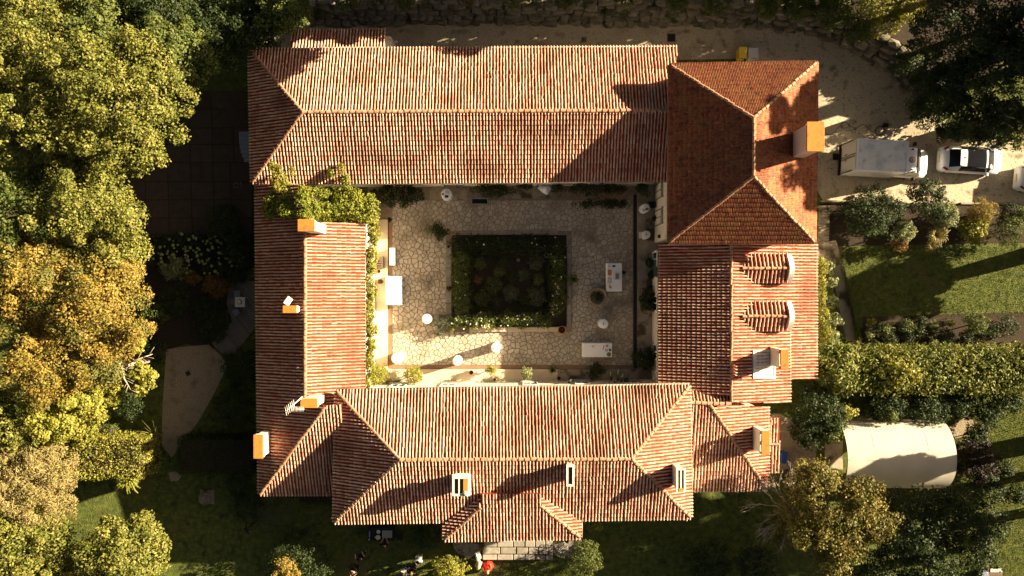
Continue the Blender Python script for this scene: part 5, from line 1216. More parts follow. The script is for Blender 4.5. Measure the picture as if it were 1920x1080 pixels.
# radiating bare tree with tufts
c = P(218, 688, 5.5); t = thing('pollarded_tree', 'pollarded tree with bare branches radiating from one point', 'tree', (c.x, c.y, 0)); inv = Matrix.Translation((-c.x, -c.y, 0))
build('trunk', MB().tube([(c.x, c.y, -.1), (c.x+.05, c.y, 3), (c.x, c.y, 5.0)], [.2, .16, .12], 8), 'palebark', t, inv)
tips = [(286, 664, 5.6), (262, 636, 5.6), (246, 732, 5.0), (208, 722, 4.6), (238, 694, 5.4), (203, 673, 5.2), (184, 700, 4.8), (216, 668, 5.6), (228, 660, 5.4)]
for (x, y, z) in tips:
    e = P(x, y, z); s0 = Vector((c.x, c.y, 4.7)); build('limb', MB().tube([s0, s0.lerp(e, .5) + Vector((0, 0, .35)), e], [.085, .055, .02], 6), 'palebark', t, inv)
mb = MB(); rgt = random.Random(3)
for (x, y, z) in tips:
    e = P(x, y, z); s0 = Vector((c.x, c.y, 4.7))
    for k in range(5):
        f = .45 + .12*k; b0 = s0.lerp(e, f) + Vector((0, 0, .2)); d = (e-s0).normalized(); a_ = math.atan2(d.y, d.x) + rgt.choice((-1, 1))*rgt.uniform(.4, .9); l_ = rgt.uniform(.3, .7); mb.tube([b0, b0 + Vector((math.cos(a_)*l_, math.sin(a_)*l_, .1))], [.02, .008], 4)
build('twig', mb, 'palebark', t, inv)
PT, NT = [], []
for (x, y, r, z, n) in ((256, 650, 14, 5.4, 450), (264, 640, 12, 5.6, 350), (262, 695, 18, 4.9, 700), (276, 712, 18, 4.8, 700), (250, 700, 10, 4.9, 250), (285, 705, 10, 4.8, 250), (262, 728, 14, 4.8, 400), (215, 728, 18, 4.4, 700), (208, 750, 16, 4.3, 500), (222, 742, 10, 4.3, 250)):
    e = P(x, y, z); a, b = crown_pts(e, (L(r, z),)*2 + (.45,), n, .22, -.6, .3); PT.append(a); NT.append(b)
link('foliage', leaf_mesh('foliage', np.vstack(PT), np.vstack(NT), .17, 'lime', .7), t, inv)

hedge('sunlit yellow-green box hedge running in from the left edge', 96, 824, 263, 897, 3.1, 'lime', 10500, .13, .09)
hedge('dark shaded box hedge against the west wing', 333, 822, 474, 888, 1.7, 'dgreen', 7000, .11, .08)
hedge('small clipped green hedge block above the sunlit hedge', 159, 800, 208, 824, 1.5, 'green', 1500, .11, .05)
hedge('low dark hedge strip below the south-west hip', 560, 926, 628, 946, 1.2, 'dgreen', 1500, .1, .05)
# palm-like yellow plant
def spray(name, label, px, py, rp, zc, n, m, wid=.05, cat='plant', droop=.35, segs=5, ang=(0, 2*PI), bend=0.0, size=None, z0=0.0):
    c = P(px, py, zc); R_ = L(rp, zc); t = thing(name, label, cat, (c.x, c.y, z0)); mb = MB()
    for k in range(n):
        a = ang[0] + (ang[1]-ang[0])*(k + random.uniform(-.4, .4))/n; ln = R_*random.uniform(.6, 1.08); pts = []
        for i in range(segs+1):
            f = i/segs; rr = ln*f; pts.append((rr*math.cos(a+bend*f), rr*math.sin(a+bend*f), zc - z0 - droop + droop*1.6*math.sin(f*PI*.75) + random.uniform(-.02, .02)))
        vs = []; 
        for i, p in enumerate(pts):
            q = wid*(1-.85*abs(i/segs-.35)**1.2); vs += [(p[0]-q*math.sin(a), p[1]+q*math.cos(a), p[2]), (p[0], p[1], p[2]+q*.4), (p[0]+q*math.sin(a), p[1]-q*math.cos(a), p[2])]
        mb.add(vs, [(i*3+j, i*3+j+1, i*3+j+4, i*3+j+3) for i in range(segs) for j in range(2)])
    build('leaves', mb, m, t); build('stem', MB().tube([(0, 0, -.05), (0, 0, zc-z0-droop+.02)], .06, 6), 'bark', t); return t
spray('palm', 'yellow-green palm fronds at the right end of the sunlit hedge', 242, 893, 34, 2.6, 46, 'lime', .09)
spray('spiky_plant', 'thin spiky green leaves beside the brown gravel path', 290, 862, 24, 1.1, 26, 'green', .028)
spray('spiky_plant', 'tall arching blades above the spiky plant by the path', 287, 818, 34, 1.4, 16, 'olive', .022, bend=.5)
spray('spiky_plant', 'few long arching blades on the dark south-west lawn', 302, 925, 18, .9, 6, 'green', .022, bend=.6)
# western garden
def bed_shrub(lb, px, py, rp, zc=.8, rz=.7, m='dgreen', n=900, **k): return shrub(lb, px, py, rp, zc, rz, m, n, **k)
bed_shrub('rounded dark green bush beside the lower walkway', 395, 612, 33, 1.0, .9, 'dgreen', 2600)
bed_shrub('orange-brown bush in the shaded bed left of the deck', 407, 535, 26, .9, .7, 'rust', 1500)
bed_shrub('pale variegated bush among the hydrangeas', 325, 505, 25, 1.0, .8, 'pale', 1600, size=.09)
bed_shrub('dark bush left of the shaded round lawn', 325, 565, 34, 1.0, .8, 'dgreen', 2000)
bed_shrub('dark bush against the top of the hydrangea bed', 420, 415, 38, 1.3, 1.0, 'dgreen', 2600)
bed_shrub('dark shrub between the hydrangeas and the house', 452, 470, 34, 1.1, .9, 'dgreen', 2200)
bed_shrub('dark low shrub above the deck', 445, 512, 24, .8, .6, 'dgreen', 1100)
bed_shrub('dark shrub under the edge of the golden tree', 290, 590, 28, 1.0, .8, 'green', 1300)
bed_shrub('small brown-green shrub beside the pale variegated bush', 360, 520, 16, .7, .5, 'rust', 600)
bed_shrub('dim shrub left of the brown gravel path', 292, 660, 26, .9, .7, 'dgreen', 1100)
bed_shrub('dark shrub under the pollarded tree', 245, 760, 30, 1.0, .9, 'dgreen', 1300)
bed_shrub('broad dark shrub between walkway and west wing', 452, 690, 40, 1.2, 1.0, 'dgreen', 2600)
bed_shrub('tall dark shrub right of the brown gravel path', 440, 760, 42, 1.5, 1.2, 'dgreen', 3000)
bed_shrub('dark shrub on the right rim of the shaded round lawn', 385, 575, 24, .8, .6, 'dgreen', 1000)
bed_shrub('dark shrub below the dark box hedge', 450, 905, 30, .9, .7, 'dgreen', 1200)
bed_shrub('dim shrub at the foot of the south-west hip, left one', 465, 950, 34, 1.0, .8, 'dgreen', 1600)
bed_shrub('grey-green arching bush below the south-west hip', 512, 958, 36, 1.2, .9, 'grey', 2400, aspect=.3)
bed_shrub('big rounded dark shrub at the bottom edge below the grey-green bush', 560, 1045, 62, 1.9, 1.6, 'dgreen', 5200)
bed_shrub('golden lit top of a bush at the bottom edge', 536, 1066, 26, 3.4, .9, 'gold', 1500, size=.13)  # sunlight on top of the dark shrub, put into golden leaf colour
bed_shrub('dark shrub at the right of the dark lawn by the bay', 800, 1008, 30, 1.2, 1.0, 'dgreen', 1700)
# hydrangeas
rgh = random.Random(8); t = thing('hydrangea_bed', 'mass of hydrangeas with round pale green flower heads', 'hydrangeas', P(370, 470)); inv = Matrix.Translation(-P(370, 470))
PT, NT = [], []; heads = []
for k in range(26):
    x, y = 292 + 168*((k*.618) % 1), 440 + 66*rgh.random(); e = P(x, y, .6); a, b = crown_pts(e, (.55, .55, .55), 260, .22, -.2, .3); PT.append(a); NT.append(b)
link('foliage', leaf_mesh('foliage', np.vstack(PT), np.vstack(NT), .13, 'dgreen', .7), t, inv)
me = MB().lathe((0, 0, 0), [(.01, -.07), (.075, -.045), (.10, 0), (.075, .05), (.01, .075)], 8).mesh('flower_head', 'hydr')
for k in range(150):
    x, y = 286 + 172*rgh.random(), 436 + 80*rgh.random()
    if ((x-372)/92)**2 + ((y-474)/42)**2 > 1 or (305 < x < 348 and y > 486): continue
    o = link('flower_head', me, t, inv); o.location = P(x, y, 1.15 + rgh.uniform(-.1, .12)); s_ = rgh.uniform(.6, 1.25); o.scale = (s_, s_, s_)

# vine over the west wing and its courtyard eaves
MT['vine'] = leafmat('vine_leaves', [(.055,.085,.010),(.14,.17,.018),(.25,.25,.028),(.35,.32,.04)])
t = thing('climbing_vine', 'yellow-green climbing vine spilling over the junction of the north and west wings', 'vine', P(600, 380)); inv = Matrix.Translation(-P(600, 380))
def vine(blobs, m, size, clump=.28):
    A_, B_ = [], []
    for (x, y, rx, ry, z, h, n) in blobs:
        e = P(x, y, z); a, b = crown_pts(e, (L(rx, z), L(ry, z), h), n, clump, -.4, .3); A_.append(a); B_.append(b)
    return leaf_mesh('foliage', np.vstack(A_), np.vstack(B_), size, m, .6)
link('foliage', vine([(515, 385, 24, 28, 5.0, .5, 1700), (545, 390, 26, 26, 5.5, .5, 1700), (578, 392, 26, 24, 5.6, .5, 1500), (612, 396, 30, 20, 5.0, .5, 1500), (655, 385, 36, 28, 4.8, .6, 2200), (688, 392, 24, 28, 4.6, .6, 1500), (640, 360, 30, 14, 4.3, .4, 800), (590, 362, 40, 14, 4.6, .4, 900), (566, 368, 16, 22, 6.1, .35, 900), (572, 402, 14, 14, 6.1, .35, 600), (505, 400, 12, 14, 4.8, .4, 500)], 'vine', .13), t, inv)
link('foliage', vine([(522, 335, 16, 26, 5.6, .3, 900), (538, 352, 14, 16, 5.4, .3, 600), (512, 312, 9, 14, 5.6, .2, 250), (620, 325, 9, 12, 5.1, .2, 220), (648, 338, 12, 12, 5.0, .25, 380), (640, 318, 7, 14, 5.2, .2, 160), (655, 360, 12, 12, 4.8, .3, 300), (548, 322, 6, 12, 5.5, .15, 120)], 'lime', .12, .2), t, inv)
link('stem', MB().tube([P(540, 410, 0), P(545, 400, 3), P(540, 390, 5)], .06, 6).mesh('stem', 'bark'), t, inv)
t = thing('climbing_vine', 'bright yellow vine hanging along the courtyard eaves of the west wing', 'vine', P(696, 540)); inv = Matrix.Translation(-P(696, 540))
bl = [(700, 412, 14, 16, 4.1, .5, 900), (702, 440, 13, 20, 4.0, .5, 1000), (698, 472, 13, 20, 3.9, .5, 1000)]
for y in range(500, 735, 24): bl.append((693 + random.uniform(-2, 4), y, 11 + random.uniform(-2, 4), 17, 3.9, .5, 760))
link('foliage', vine(bl, 'lime', .115, .2), t, inv); link('stem', MB().tube([P(700, 500, .1), P(694, 500, 2), P(690, 500, 3.8)], .05, 6).mesh('stem', 'bark'), t, inv)
# courtyard planting
G1 = 'shaded shrubs under the north eaves of the courtyard'
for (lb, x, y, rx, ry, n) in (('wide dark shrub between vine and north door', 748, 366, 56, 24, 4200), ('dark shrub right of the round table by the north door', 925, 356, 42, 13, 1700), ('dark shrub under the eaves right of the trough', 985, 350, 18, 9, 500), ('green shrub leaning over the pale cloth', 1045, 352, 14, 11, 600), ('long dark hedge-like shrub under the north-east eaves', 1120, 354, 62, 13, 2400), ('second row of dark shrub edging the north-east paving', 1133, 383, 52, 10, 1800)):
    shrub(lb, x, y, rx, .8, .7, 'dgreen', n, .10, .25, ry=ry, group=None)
shrub('pale green lavender tuft on the paving north-west of the garden', 805, 430, 9.5, .5, .4, 'pale', 420, .09, .12, name='lavender', aspect=.3)
shrub('dark bushy shrub at the north-west corner of the garden', 824, 432, 17, .7, .6, 'dgreen', 1000)
shrub('grey-green lavender clump at the south-west corner of the garden', 830, 606, 16, .6, .5, 'grey', 1400, .10, .14, name='lavender', aspect=.25)
shrub('smaller grey-green clump just below the lavender clump', 827, 627, 10, .5, .4, 'grey', 600, .09, .12, name='lavender', aspect=.25)
shrub('small yellow-green bush beside the lavender clump', 848, 617, 6, .45, .35, 'lime', 260, .07, .12)
spray('agave', 'spiky green agave beside the eastern coping of the garden', 1076, 523, 12, .5, 22, 'green', .035, droop=.2)
shrub('dark shrub against the east wing, below the stone pots', 1215, 560, 20, .9, .8, 'dgreen', 1300, ry=26, z0=.14)
shrub('dark shrub in the south-east corner of the courtyard', 1208, 672, 24, 1.0, .9, 'dgreen', 1500, z0=.14)
shrub('dark shrub near the top of the east strip', 1206, 357, 14, .8, .7, 'dgreen', 600, z0=.14)
GS = None
shrub('sunlit yellow shrub in the south-west corner of the terrace', 708, 700, 21, 1.1, .9, 'lime', 1700, .10, .22, z0=.14)
shrub('sunlit yellow-green shrub on the terrace below the corner round table', 776, 704, 19, 1.0, .8, 'lime', 1400, .10, .22, z0=.14)
shrub('small sunlit shrub on the south terrace below the middle round table', 921, 693, 10, .8, .6, 'lime', 500, .09, .16, z0=.14)
shrub('taller pale shrub on the south terrace at the edge of the sunlight', 988, 699, 13, 1.0, .8, 'pale', 800, .09, .16, z0=.14)
spray('spiky_plant', 'dark spiky tuft on the shaded part of the south terrace', 1036, 693, 11, .8, 22, 'green', .03, z0=.14)
shrub('dark green shrub on the shaded end of the south terrace', 1117, 695, 15, .9, .7, 'dgreen', 900, z0=.14)
shrub('low yellow flowers against the south house wall', 840, 716, 11, .45, .25, 'gold', 300, .07, .12, ry=4, z0=.14)
shrub('dark low plants below the corner round table', 740, 718, 22, .5, .35, 'green', 600, .08, .14, ry=7, z0=.14)
t = thing('cactus', 'pale columnar cactus stems rising by the south house wall', 'cactus', P(1160, 705)); inv = Matrix.Translation(-P(1160, 705))
for (x, y, x2, y2) in ((1146, 712, 1145, 697), (1158, 716, 1159.5, 692), (1164, 718, 1168, 702), (1170, 716, 1174, 705), (1176, 714, 1178, 702), (1152, 718, 1150, 712), (1066, 718, 1070, 712)):
    build('stem', MB().tube([P(x, y, .2), P((x+x2)/2, (y+y2)/2, 1.6), P(x2, y2, 2.4)], [.07, .08, .04], 7), 'pale', t, inv)
# roses round the sunken garden with white flowers
def roses(lb, x0, y0, x1, y1, n, nf, m='green', z=.75):
    t = thing('rose_bush', lb, 'rose bush', P((x0+x1)/2, (y0+y1)/2)); inv = Matrix.Translation(-P((x0+x1)/2, (y0+y1)/2)); A_, B_ = [], []
    k = max(2, int(max(x1-x0, y1-y0)/16))
    for i in range(k):
        f = (i+.5)/k; x = x0 + (x1-x0)*(f if x1-x0 > y1-y0 else .5); y = y0 + (y1-y0)*(f if y1-y0 >= x1-x0 else .5); r = min(x1-x0, y1-y0)/2
        e = P(x + random.uniform(-3, 3), y + random.uniform(-3, 3), z*random.uniform(.5, .85)); a, b = crown_pts(e, (L(r)*1.3, L(r)*1.3, z*.6), n//k, .2, -.3, .35); A_.append(a); B_.append(b)
    pts, nr = np.vstack(A_), np.vstack(B_); link('foliage', leaf_mesh('foliage', pts, nr, .10, m, .65), t, inv)
    hi = pts[pts[:, 2] > z*.75]; hi = hi[RNG.integers(0, len(hi), nf)]; me = MB().lathe((0, 0, 0), [(.01, -.02), (.045, .0), (.05, .02), (.01, .035)], 6).mesh('flower', 'flower')
    for p in hi: o = link('flower', me, t, inv); o.location = (p[0], p[1], p[2]+.07); s_ = random.uniform(.7, 1.2); o.scale = (s_, s_, s_)
roses('rose hedge along the north side of the square garden', 852, 444, 1056, 472, 5200, 12, 'dgreen')
roses('rose hedge along the west side of the square garden', 850, 474, 880, 584, 3600, 10)
roses('rose hedge along the south side, thick with white flowers', 850, 588, 1030, 612, 5200, 60, 'green')
roses('rose hedge along the east side of the square garden', 1034, 474, 1060, 584, 3000, 26, 'green')
roses('brightly lit rose spray spilling over the southern coping', 884, 606, 920, 618, 700, 30, 'lime', .6)
hedge('north side of the inner dark clipped hedge', 874, 472, 1036, 481, .55, 'dgreen', 2400, .06, .03)
hedge('south side of the inner dark clipped hedge', 874, 576, 1036, 586, .55, 'dgreen', 2400, .06, .03)
hedge('west side of the inner dark clipped hedge', 876, 482, 886, 575, .55, 'dgreen', 1500, .06, .03)
hedge('east side of the inner dark clipped hedge', 1025, 482, 1035, 575, .55, 'dgreen', 1500, .06, .03)
for (lb, x, y, r, m, n) in (('dark leafy plant in the upper left of the inner bed', 898, 492, 14, 'green', 700), ('grey-green plant in the upper right of the inner bed', 1005, 492, 17, 'grey', 800), ('small olive plant near the top of the inner bed', 937, 508, 12, 'green', 500), ('grey plant right of the bed centre', 982, 515, 12, 'grey', 480), ('grey plants filling the lower right of the inner bed', 1006, 556, 20, 'grey', 1200), ('grey plants at the lower middle of the inner bed', 958, 550, 17, 'grey', 800), ('dark plants in the lower left of the inner bed', 902, 560, 17, 'green', 800), ('brown seed heads at the left rim of the inner bed', 895, 525, 9, 'rust', 260), ('dark low plants left of the bed centre', 925, 535, 18, 'green', 800), ('dark low plants under the olive plant', 945, 490, 14, 'dgreen', 500), ('dark low plants right of the grey plant', 1010, 525, 13, 'green', 500), ('small dark plants in the very middle of the bed', 960, 522, 14, 'dgreen', 500), ('dark low plants above the grey plants at the lower middle', 930, 565, 13, 'dgreen', 420), ('dark plants between the two grey clumps at the bottom', 982, 562, 12, 'dgreen', 420)):
    shrub(lb, x, y, r, .35, .3, m, n, .07, .14)
# ------------------------------------------------------------------ east side
GE = 'dark trees above the drive'
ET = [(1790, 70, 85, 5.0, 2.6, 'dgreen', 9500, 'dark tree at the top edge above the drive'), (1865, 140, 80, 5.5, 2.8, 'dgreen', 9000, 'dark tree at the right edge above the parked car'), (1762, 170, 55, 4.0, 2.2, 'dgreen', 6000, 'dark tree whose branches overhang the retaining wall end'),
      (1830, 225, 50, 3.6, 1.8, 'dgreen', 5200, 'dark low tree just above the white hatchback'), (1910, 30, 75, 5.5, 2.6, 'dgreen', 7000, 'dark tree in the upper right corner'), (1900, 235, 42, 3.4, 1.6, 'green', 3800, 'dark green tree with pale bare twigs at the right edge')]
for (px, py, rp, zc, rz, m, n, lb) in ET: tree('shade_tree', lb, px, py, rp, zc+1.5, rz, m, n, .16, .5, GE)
for (lb, x, y, r, n) in (('dark low bush at the end of the curved stone wall', 1738, 205, 36, 3000), ('dark low bush just above the front of the van', 1772, 243, 22, 1400), ('dark low bush hiding the wall end below the top right trees', 1735, 130, 34, 2200), ('dark low bush beside the pale bare twigs', 1870, 258, 20, 1200)):
    shrub(lb, x, y, r, 1.4, 1.2, 'dgreen', n, .14, .35)
t = thing('bare_branch', 'pale bare branch poking out of the dark trees at the right edge', 'branch', P(1885, 235, 5)); inv = Matrix.Translation(-P(1885, 235, 5)); rgb = random.Random(6)
def twigs(t, inv, x0, y0, z0, ang, ln, depth, r, m='palebark', spread=.6):
    mb = MB(); 
    def go(p, a, l, d, r_):
        e = p + Vector((math.cos(a)*l, math.sin(a)*l, rgb.uniform(-.05, .2)*l)); mb.tube([p, p.lerp(e, .5) + Vector((rgb.uniform(-.06, .06), rgb.uniform(-.06, .06), 0)), e], [r_, r_*.8, r_*.55], 4)
        if d > 0:
            for k in range(rgb.choice((2, 3))): go(p.lerp(e, rgb.uniform(.5, 1)), a + rgb.uniform(-spread, spread), l*rgb.uniform(.5, .8), d-1, r_*.6)
    go(P(x0, y0, z0), ang, ln, depth, r); build('twig', mb, m, t, inv)
twigs(t, inv, 1902, 222, 6.6, math.radians(170), .8, 4, .03); twigs(t, inv, 1900, 240, 6.4, math.radians(150), .7, 3, .025)
for (px, py, rp, zc, m, n, lb) in ((1650, 30, 46, 3.6, 'lime', 4200, 'brightly lit bush on the bank above the bend of the wall'), (1700, 8, 40, 3.8, 'lime', 3200, 'brightly lit bush at the top edge right of the bank bush'), (1565, 18, 40, 3.3, 'green', 3400, 'partly lit bush on the bank above the tall house'), (1500, 6, 34, 3.2, 'green', 2400, 'green bush at the top edge of the bank'), (1440, 10, 26, 3.0, 'green', 1500, 'small green bush at the top of the retaining wall'), (1345, 0, 30, 2.9, 'green', 1400, 'green plants spilling over the wall near the dark cover'), (1270, 2, 22, 2.8, 'green', 900, 'small tuft spilling over the wall above the framed cover'), (1060, -2, 22, 2.8, 'green', 800, 'mossy tuft at the top edge above the small rusty cover'), (880, 2, 14, 2.8, 'gold', 500, 'golden trailing tuft on the wall right of the lean-to'), (960, -4, 24, 2.8, 'olive', 700, 'olive tuft at the top edge above the long wing'), (650, -2, 26, 2.8, 'green', 900, 'green tuft at the top edge above the tiled lean-to'), (1180, 0, 20, 2.8, 'olive', 600, 'olive tuft on the retaining wall left of the framed cover'), (760, -4, 20, 2.8, 'green', 600, 'small green tuft at the top edge right of the lean-to'), (1610, 60, 26, 3.0, 'green', 1400, 'dark tuft on the wall just before its bend'), (1700, 120, 30, 3.0, 'dgreen', 1600, 'dark plants over the curved end of the wall')):
    shrub(lb, px, py, rp, zc, .8, m, n, .12, .3, z0=2.0)
shrub('large dark bush in the bed below the van', 1632, 402, 55, 1.9, 1.5, 'dgreen', 7000, .12, .35, ry=50)
shrub('dark bush between the van bed and the golden ball', 1738, 372, 40, 1.7, 1.3, 'dgreen', 3600, .12, .35)
shrub('pale green hydrangea bush catching the light', 1772, 404, 27, 1.3, .8, 'pale', 2200, .12, .25)
shrub('pale sunlit shrub at the lower rim of the dark bush', 1697, 432, 20, 1.6, .7, 'pale', 1400, .11, .22)
shrub('orange-brown sunlit shrub below the pale shrub', 1687, 458, 15, .9, .6, 'rust', 700, .11, .2)
spray('ornamental_grass', 'tawny plume grass leaning over the lawn edge', 1757, 440, 24, 1.1, 60, 'conifer', .022, droop=.5)
spray('ornamental_grass', 'second tawny plume grass just below the first', 1748, 458, 18, .9, 44, 'conifer', .02, droop=.5)
shrub('clipped golden ball bush by the pale kerb', 1841, 397, 25, 1.2, .9, 'gold', 4200, .07, .16)
shrub('leafy yellow-green bush below the golden ball', 1825, 432, 27, 1.1, .8, 'lime', 1700, .14, .25)
shrub('oval clipped bush with a sunlit crescent rim at the right edge', 1890, 430, 31, 1.2, .9, 'green', 3800, .08, .2)
shrub('small dim bush above the oval clipped bush', 1893, 396, 20, .9, .7, 'dgreen', 800)
shrub('green bush cut by the right edge above the oval bush', 1918, 405, 18, 1.3, .9, 'green', 800)
hedge('low clipped edging hedge on the left of the garden path', 1566, 500, 1572, 636, .5, 'green', 1400, .06, .03, rz=.17)
hedge('low clipped edging hedge on the right of the garden path', 1593, 470, 1600, 645, .5, 'green', 1800, .06, .03, rz=.19)
t = thing('climbing_vine', 'sunlit yellow plants climbing along the east eaves', 'vine', P(1542, 560)); inv = Matrix.Translation(-P(1542, 560))
link('foliage', vine([(1541, 500, 11, 18, 2.0, .5, 900), (1540, 530, 9, 18, 2.0, .5, 800), (1540, 560, 9, 20, 2.0, .5, 800), (1542, 592, 11, 20, 2.0, .5, 900), (1548, 625, 14, 18, 2.0, .5, 900)], 'lime', .11, .2), t, inv); link('stem', MB().tube([P(1540, 560, 0), P(1541, 560, 2)], .05, 6).mesh('stem', 'bark'), t, inv)
for (lb, x, y, r, n) in (('pale broad-leaved plant at the top of the path border', 1553, 500, 10, 260), ('pale broad-leaved plant in the upper path border', 1559, 530, 11, 320), ('pale broad-leaved plant half way down the path border', 1562, 565, 12, 340), ('pale broad-leaved plant in the lower path border', 1566, 600, 14, 460), ('pale broad-leaved plant at the foot of the path border', 1560, 630, 14, 460)):
    shrub(lb, x, y, r, .8, .5, 'pale', n, .17, .18, aspect=.8)
# big laurel hedge
t = thing('laurel_hedge', 'tall laurel hedge running from the house to the right edge', 'hedge', P(1740, 694)); inv = Matrix.Translation(-P(1740, 694)); A_, B_ = [], []
a, b = hedge_pts((P(1768, 695, 2.6).x, P(1768, 695, 2.6).y, 0), (L(400, 2.6), L(78, 2.6), 2.6), 0, 12000, .17); A_.append(a); B_.append(b)
for k, x in enumerate(range(1575, 1980, 21)):
    e = P(x, 693 + 3*math.sin(k*1.7), 2.05 + .12*math.sin(k*2.3)); a, b = crown_pts(e, (L(34, 2), L(41, 2), 1.0), 500, .38, -.3, .1); A_.append(a); B_.append(b)
link('foliage', leaf_mesh('foliage', np.vstack(A_), np.vstack(B_), .22, 'laurel', .42), t, inv)
mb = MB(); mb.box((P(1770, 693, 1).x, P(1770, 693, 1).y, .9), (L(380), 1.6, 1.7)); build('branches', mb, 'soil', t, inv)
shrub('rounded house end of the tall laurel hedge', 1562, 688, 47, 2.3, 1.5, 'laurel', 4200, .24, .4, ry=46, aspect=.42)
shrub('yellow tinged bulge in the middle of the tall laurel hedge', 1686, 696, 42, 2.6, 1.0, 'lime', 1500, .22, .4, ry=36, aspect=.42)
shrub('round green ball bush in the rose bed', 1829, 607, 22, 1.1, .9, 'green', 2600, .08, .18)
for (lb, x, y, r, m, n) in (('yellow-green rose at the left end of the soil bed', 1634, 604, 9, 'lime', 240), ('pale leafy plant lower in the left of the soil bed', 1630, 628, 9, 'pale', 260), ('dim plant in the soil bed beside the left rose', 1660, 618, 15, 'green', 420), ('dim plant in the middle of the soil bed', 1700, 612, 16, 'green', 460), ('dim low plant in the lower middle of the soil bed', 1705, 634, 14, 'dgreen', 360), ('small rose right of the soil bed middle', 1752, 612, 12, 'green', 320), ('yellow-green rose beside the round ball bush', 1783, 607, 8, 'lime', 220), ('small pale plant at the lower edge of the soil bed', 1747, 640, 8, 'pale', 200), ('dark plant at the right end of the soil bed', 1890, 612, 22, 'dgreen', 700), ('dark low plant at the upper left of the soil bed', 1645, 615, 13, 'dgreen', 380), ('dark low plant below the dim left plants', 1668, 636, 15, 'dgreen', 420), ('dark low plant between the soil bed roses', 1725, 622, 14, 'dgreen', 420), ('dark low plant at the middle top of the soil bed', 1728, 602, 12, 'dgreen', 340), ('dark low plant left of the round ball bush', 1775, 630, 17, 'dgreen', 480), ('dark low plant under the round ball bush', 1812, 634, 14, 'dgreen', 380), ('dark low plant right of the round ball bush', 1860, 622, 16, 'dgreen', 460)):
    shrub(lb, x, y, r, .5, .4, m, n, .10, .16)
for (lb, x, y, r, zc, m, n) in (('dark tree-like shrub right of the porch yard', 1535, 770, 50, 2.2, 'dgreen', 4200), ('dark shrub above the tunnel entrance', 1512, 812, 30, 1.8, 'dgreen', 1800), ('shrub with sunlit tips beside the tunnel', 1556, 800, 30, 1.9, 'green', 1900), ('small lit shrub against the tunnel sheet', 1588, 772, 14, 2.3, 'lime', 500), ('dark shrub behind the tunnel, left one', 1660, 765, 38, 1.6, 'dgreen', 2300), ('small lit shrub above the middle of the tunnel', 1662, 778, 15, 2.0, 'green', 500), ('dark shrub behind the tunnel, right one', 1740, 768, 40, 1.6, 'dgreen', 2400), ('dark shrub beyond the end of the tunnel', 1800, 758, 30, 1.2, 'dgreen', 1200), ('round purple-leaved bush right of the tunnel', 1828, 862, 44, 1.8, 'purple', 4200), ('dark shrub at the right edge just below the laurel hedge', 1885, 752, 30, 1.3, 'dgreen', 1500), ('dark shrub between the purple bush and the lower dark trees', 1850, 918, 34, 1.8, 'dgreen', 2000), ('dark shrub right of the purple bush', 1880, 880, 20, 1.1, 'dgreen', 900), ('dark shrub at the right edge above the rough grass', 1905, 925, 26, 1.4, 'dgreen', 1200), ('dim shrub beside the small golden shrub', 1860, 985, 32, 1.8, 'dgreen', 1800), ('dark shrub on the lawn right of the dry earth patch', 1850, 775, 26, 1.3, 'dgreen', 1400), ('dark shrub above the purple bush', 1830, 812, 24, 1.2, 'dgreen', 1200)):
    shrub(lb, x, y, r, zc, zc*.7, m, n, .13, .3)
tree('broadleaf_tree', 'autumn tree with golden sunlit crown below the tunnel', 1548, 960, 92, 4.8, 2.4, 'autumn', 6500, .16, .45, extra=((1532, 895, 40, 6.2, 2400), (1620, 935, 44, 6.2, 2600), (1650, 985, 36, 5.8, 1600), (1585, 1010, 50, 5.2, 2400), (1560, 1050, 40, 4.6, 1500), (1490, 985, 50, 4.0, 2200)))
t = thing('bare_tree', 'bare grey branching tree beside the golden autumn tree', 'tree', P(1475, 960)); inv = Matrix.Translation(-P(1475, 960))
build('trunk', MB().tube([P(1490, 975, 0), P(1490, 965, 3.5)], [.14, .1], 7), 'bark', t, inv)
for (a, l) in ((100, 1.2), (135, 1.4), (165, 1.5), (190, 1.4), (215, 1.3), (240, 1.1), (70, 1.0)): twigs(t, inv, 1490, 958, 4.2, math.radians(a), l, 4, .05, 'palebark', .55)
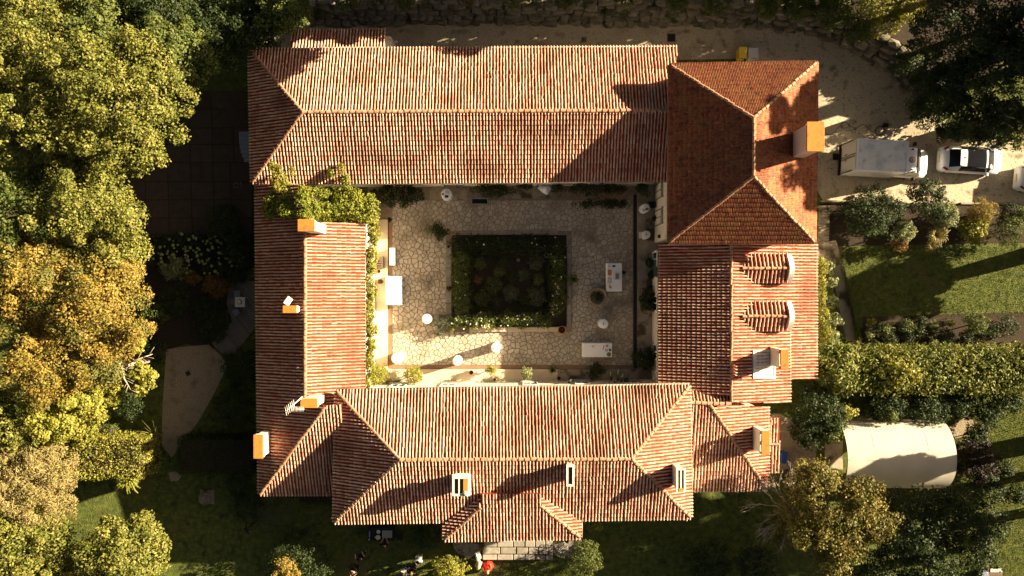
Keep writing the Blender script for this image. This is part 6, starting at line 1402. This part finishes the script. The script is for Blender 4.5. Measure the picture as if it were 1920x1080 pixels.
for (px, py, rp, zc, rz, m, n, lb) in ((1705, 985, 72, 4.5, 2.4, 'dgreen', 6500, 'dark tree below the middle of the tunnel'), (1795, 965, 62, 4.2, 2.2, 'dgreen', 5000, 'dark tree right of the dark tree below the tunnel'), (1740, 1060, 66, 4.0, 2.2, 'dgreen', 5000, 'dark tree at the bottom edge right of the autumn tree'), (1640, 1070, 45, 3.5, 2.0, 'dgreen', 3000, 'dark olive tree at the bottom edge under the autumn tree'), (1825, 1035, 40, 3.2, 1.8, 'dgreen', 2400, 'dark small tree above the grey-blue cart'), (1330, 1055, 44, 1.6, 1.3, 'dgreen', 2600, 'dim round bush at the bottom edge right of the bay bush'), (1420, 1060, 40, 2.5, 1.6, 'dgreen', 2400, 'dim tree at the bottom edge left of the bare branches')):
    tree('shade_tree', lb, px, py, rp, zc, rz, m, n, .15, .45)
shrub('small golden shrub glowing among the dark trees', 1812, 1014, 15, 5.2, .5, 'lime', 500, .13, .25)
shrub('bright green ball bush right of the stone terrace', 1097, 1045, 34, 1.5, 1.3, 'green', 4600, .09, .2, ry=36)
shrub('bright green cone bush at the bottom edge below the fan steps', 842, 1066, 34, 1.7, 1.3, 'lime', 3600, .09, .2, ry=22)
shrub('yellow-green shrub at the east corner of the bay', 1112, 986, 18, 1.0, .8, 'lime', 1000, .10, .2, ry=10)
shrub('small climbing plant on the stone terrace beside the left fan steps', 903, 1022, 8, .9, .5, 'green', 320, .08, .14)
shrub('low lit shrub under the south-east corner of the south house', 1303, 942, 10, .5, .4, 'green', 300)
# unseen trees and bushes, put beyond the frame to shade the drive, the lawns and the bank
for k, x in enumerate(range(640, 1720, 62)):  # unseen bank row, added only to cast shade on the north strip
    if k % 2: shrub('unseen bush added on the bank to shade the north strip', x, -30, 30, 3.7, 1.2, 'dgreen', 900, .2, .45, z0=2.0, group='unseen bushes added on the bank for their shade')
    tree('shading_bank_tree', 'unseen small tree added on the bank to shade the north strip', x+20, -58, 36, 6.0, 2.0, 'dgreen', 2400, .24, .6, 'unseen small trees added on the bank for their shade')
for (px, py, rp, zc, rz, lb) in SHADE:
    tree('tall_tree', lb, px, py, rp, zc, rz, 'dgreen', int(150*rp), .30, .8, 'tall trees beyond the right and top edges', trunk=.3)
